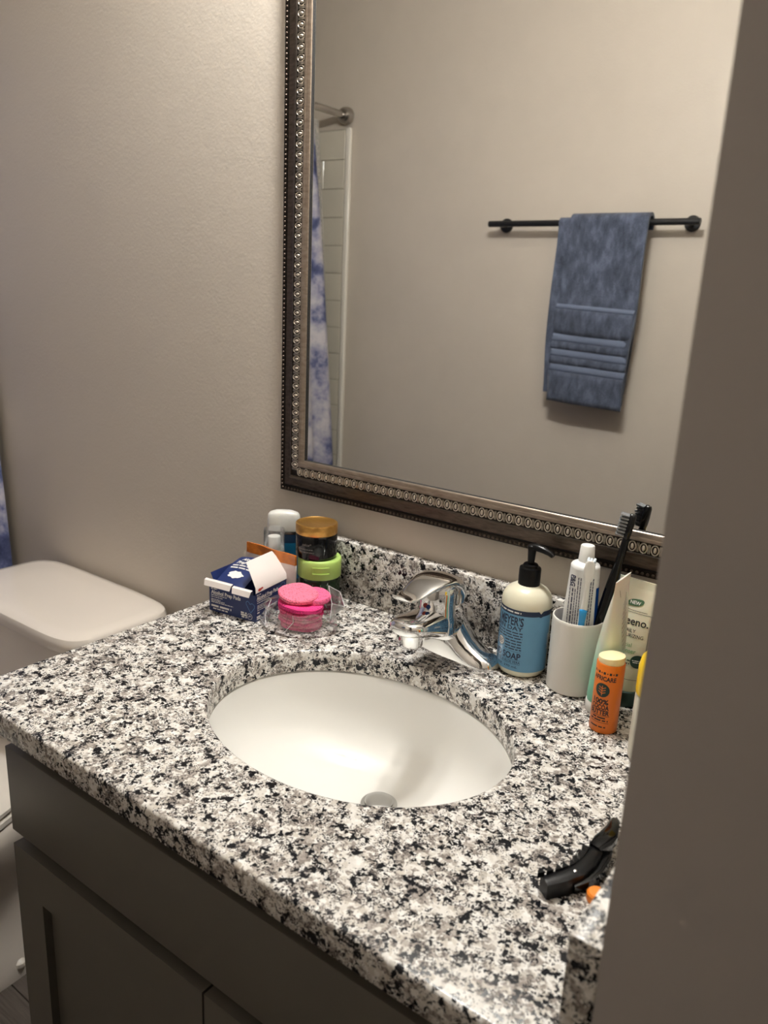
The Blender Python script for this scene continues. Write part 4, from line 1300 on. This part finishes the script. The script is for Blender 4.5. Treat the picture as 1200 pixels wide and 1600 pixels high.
obj('thumb_tab', join(arc_block(Rj - .001, Rj + .0009, ta - w, ta + w, .0690, .0702), arc_block(Rj - .001, Rj + .0009, ta - w, ta + w, .0592, .0604), arc_block(Rj - .001, Rj + .0007, ta - w, ta - w + .03, .0600, .0695)), M['lime'], lid)
p = Print(); rn = random.Random(2)
for u in (-.012, 0.0, .012): p.rect(u - .0004, .010, u + .0004, .042)
p.build('label_rules', M['mid_green_ink'], gj, on_cyl(.0330, ta))

cj = thing('cream_jar', 'black glass cream jar with a gold lid stacked on the lime green lid', 'jar', C(-.7640, .8885, .0796))
obj('jar', lathe([(0, 0), (.0290, 0), (.0318, .0015), (.0325, .0045), (.0325, .0350), (.0318, .0375), (.0305, .0385), (0, .0385)], 56), M['jar_black'], cj)
obj('lid', lathe([(.0310, .0382), (.0322, .0386), (.0326, .0395), (.0326, .0525), (.0320, .0540), (.0300, .0543), (.0290, .0536), (0, .0534)], 64), M['gold'], cj)
tj = math.atan2(-.8905, .7585) - math.radians(34)
p = Print()
p.text('odox*', .004, .0255, .0042, .01, shear=.15)
p.fine(-.012, .014, .0180, .0012, rnd=rn); p.fine(-.010, .016, .0135, .0012, rnd=rn)
p.build('lettering', M['grey_ink'], cj, on_cyl(.03262, tj))

# ------------------------------------------------------------------ sponges and their bag
SX, SY = -.7130, .8060
def puck(R, h, seed, ecc=.9, n=40):
    rnd = random.Random(seed); ph = [rnd.uniform(0, 6.28) for _ in range(4)]
    def rg(k, z):
        out = []
        for i in range(n):
            a = 2 * PI * i / n
            q = R * k * (1 + .018 * math.sin(2 * a + ph[0]) + .010 * math.sin(5 * a + ph[1]) + .006 * math.sin(11 * a + ph[2]))
            out.append((q * math.cos(a), q * ecc * math.sin(a), z + .0008 * math.sin(3 * a + ph[3]) * k))
        return out
    return loft([rg(.93, 0), rg(1.0, h * .22), rg(1.0, h * .78), rg(.94, h), rg(.5, h * 1.02)], True, True)
SX, SY = -.7200, .8060
nth = ['lowest', 'second', 'third', 'fourth', 'fifth', 'sixth']
for i in range(6):
    tag(obj('face_sponge', puck(.0318 + .0005 * i, .0044, 20 + i, .88), M['pink_mid'] if i % 2 else M['pink_hot'], loc=C(SX + .0012 * math.sin(i * 2.1), SY + .0010 * math.cos(i * 1.7), .0016 + i * .0048)), nth[i] + ' pressed pink sponge' + (' at the bottom' if i == 0 else ' counted from the bottom') + ' of the bagged pile', 'sponge', 'pressed pink sponges in the clear bag')
tag(obj('face_sponge', puck(.0362, .0088, 41, .86), M['pink_hot'], loc=C(SX, SY, .0306)), 'thick hot pink sponge under the two pale pink sponges', 'sponge')
s2_ = obj('face_sponge', puck(.0240, .0085, 42), M['pink_mid'], loc=C(SX + .0130, SY + .0175, .0408))
s2_.rotation_euler = (math.radians(4), math.radians(3), 0)
tag(s2_, 'pale pink sponge half covered by another atop the sponge pile', 'sponge')
ts_ = obj('face_sponge', puck(.0300, .0078, 43, .86), M['pink_light'], loc=C(SX - .0050, SY - .0010, .0455))
ts_.rotation_euler = (math.radians(9), math.radians(6), math.radians(15))
tag(ts_, 'speckled pale pink sponge on top of the sponge pile', 'sponge')

bgp = thing('plastic_bag', 'crinkled clear plastic bag wrapped around the pile of pink sponges', 'bag', C(SX, SY, .0006))
rnd = random.Random(31)
nB = 22
def bag_row(rad, z, k, jit=.08):
    row = []
    for i in range(nB):
        a = 2 * PI * i / nB
        e = 1 + jit * rnd.uniform(-.6, .6) + .34 * max(0, math.cos(a - .25)) ** 4 + .30 * max(0, math.cos(a + 2.45)) ** 5 + .12 * max(0, math.cos(a + 1.2)) ** 4
        row.append((rad * e * math.cos(a), rad * e * .90 * math.sin(a), max(.0003, z + (.0030 * rnd.uniform(-1, 1) if k else 0))))
    return row
rows = [bag_row(r_, z_, k_) for k_, (r_, z_) in enumerate([(.040, .0003), (.0445, .004), (.0430, .012), (.0415, .021), (.0425, .030), (.0450, .0355)])]
def film(rows):
    n = len(rows[0]); vs = [p for r in rows for p in r]; fs = []
    for i in range(len(rows) - 1):
        for j in range(n):
            a = i * n + j; b = i * n + (j + 1) % n
            fs += [[a, b, b + n], [a, b + n, a + n]] if (i + j) % 2 else [[a, b, a + n], [b, b + n, a + n]]
    return vs, fs
obj('film', film(rows), M['bag'], bgp, smooth=False)
# raised corner of the bag mouth beside the jar, and folds; white tubes draw in highlights on creases and sealed edges
mc = [(.022, .028, .030), (.050, .030, .034), (.066, .020, .042), (.044, .036, .054), (.020, .038, .057), (.042, .020, .040), (.056, .000, .026), (.050, .006, .016)]
obj('mouth_corner', (mc, [[0, 1, 5], [1, 2, 5], [2, 3, 1], [3, 4, 0], [0, 1, 3], [5, 2, 6], [1, 6, 2], [1, 7, 6]]), M['bag'], bgp, smooth=False)
sp2 = [(-.046, -.012, .002), (-.060, -.026, .004), (-.040, -.032, .026), (-.024, -.050, .010), (-.034, -.046, .001), (-.050, .002, .024)]
obj('side_pleat', (sp2, [[0, 1, 2], [1, 3, 2], [1, 4, 3], [0, 2, 5]]), M['bag'], bgp, smooth=False)
for path in ([mc[4], mc[3], mc[2]], [mc[4], mc[5], mc[6]], [mc[2], mc[5]], [sp2[5], sp2[2], sp2[3]], [sp2[0], sp2[1], sp2[3]], [rows[4][12], rows[3][13], rows[2][14], rows[1][15]], [rows[5][18], rows[3][18], rows[1][17]], [rows[1][16], rows[1][17], rows[1][18], rows[1][19], rows[1][20]]):
    obj('crease_glint', sweep(path, .00035, 5), M['crease_glint'], bgp)
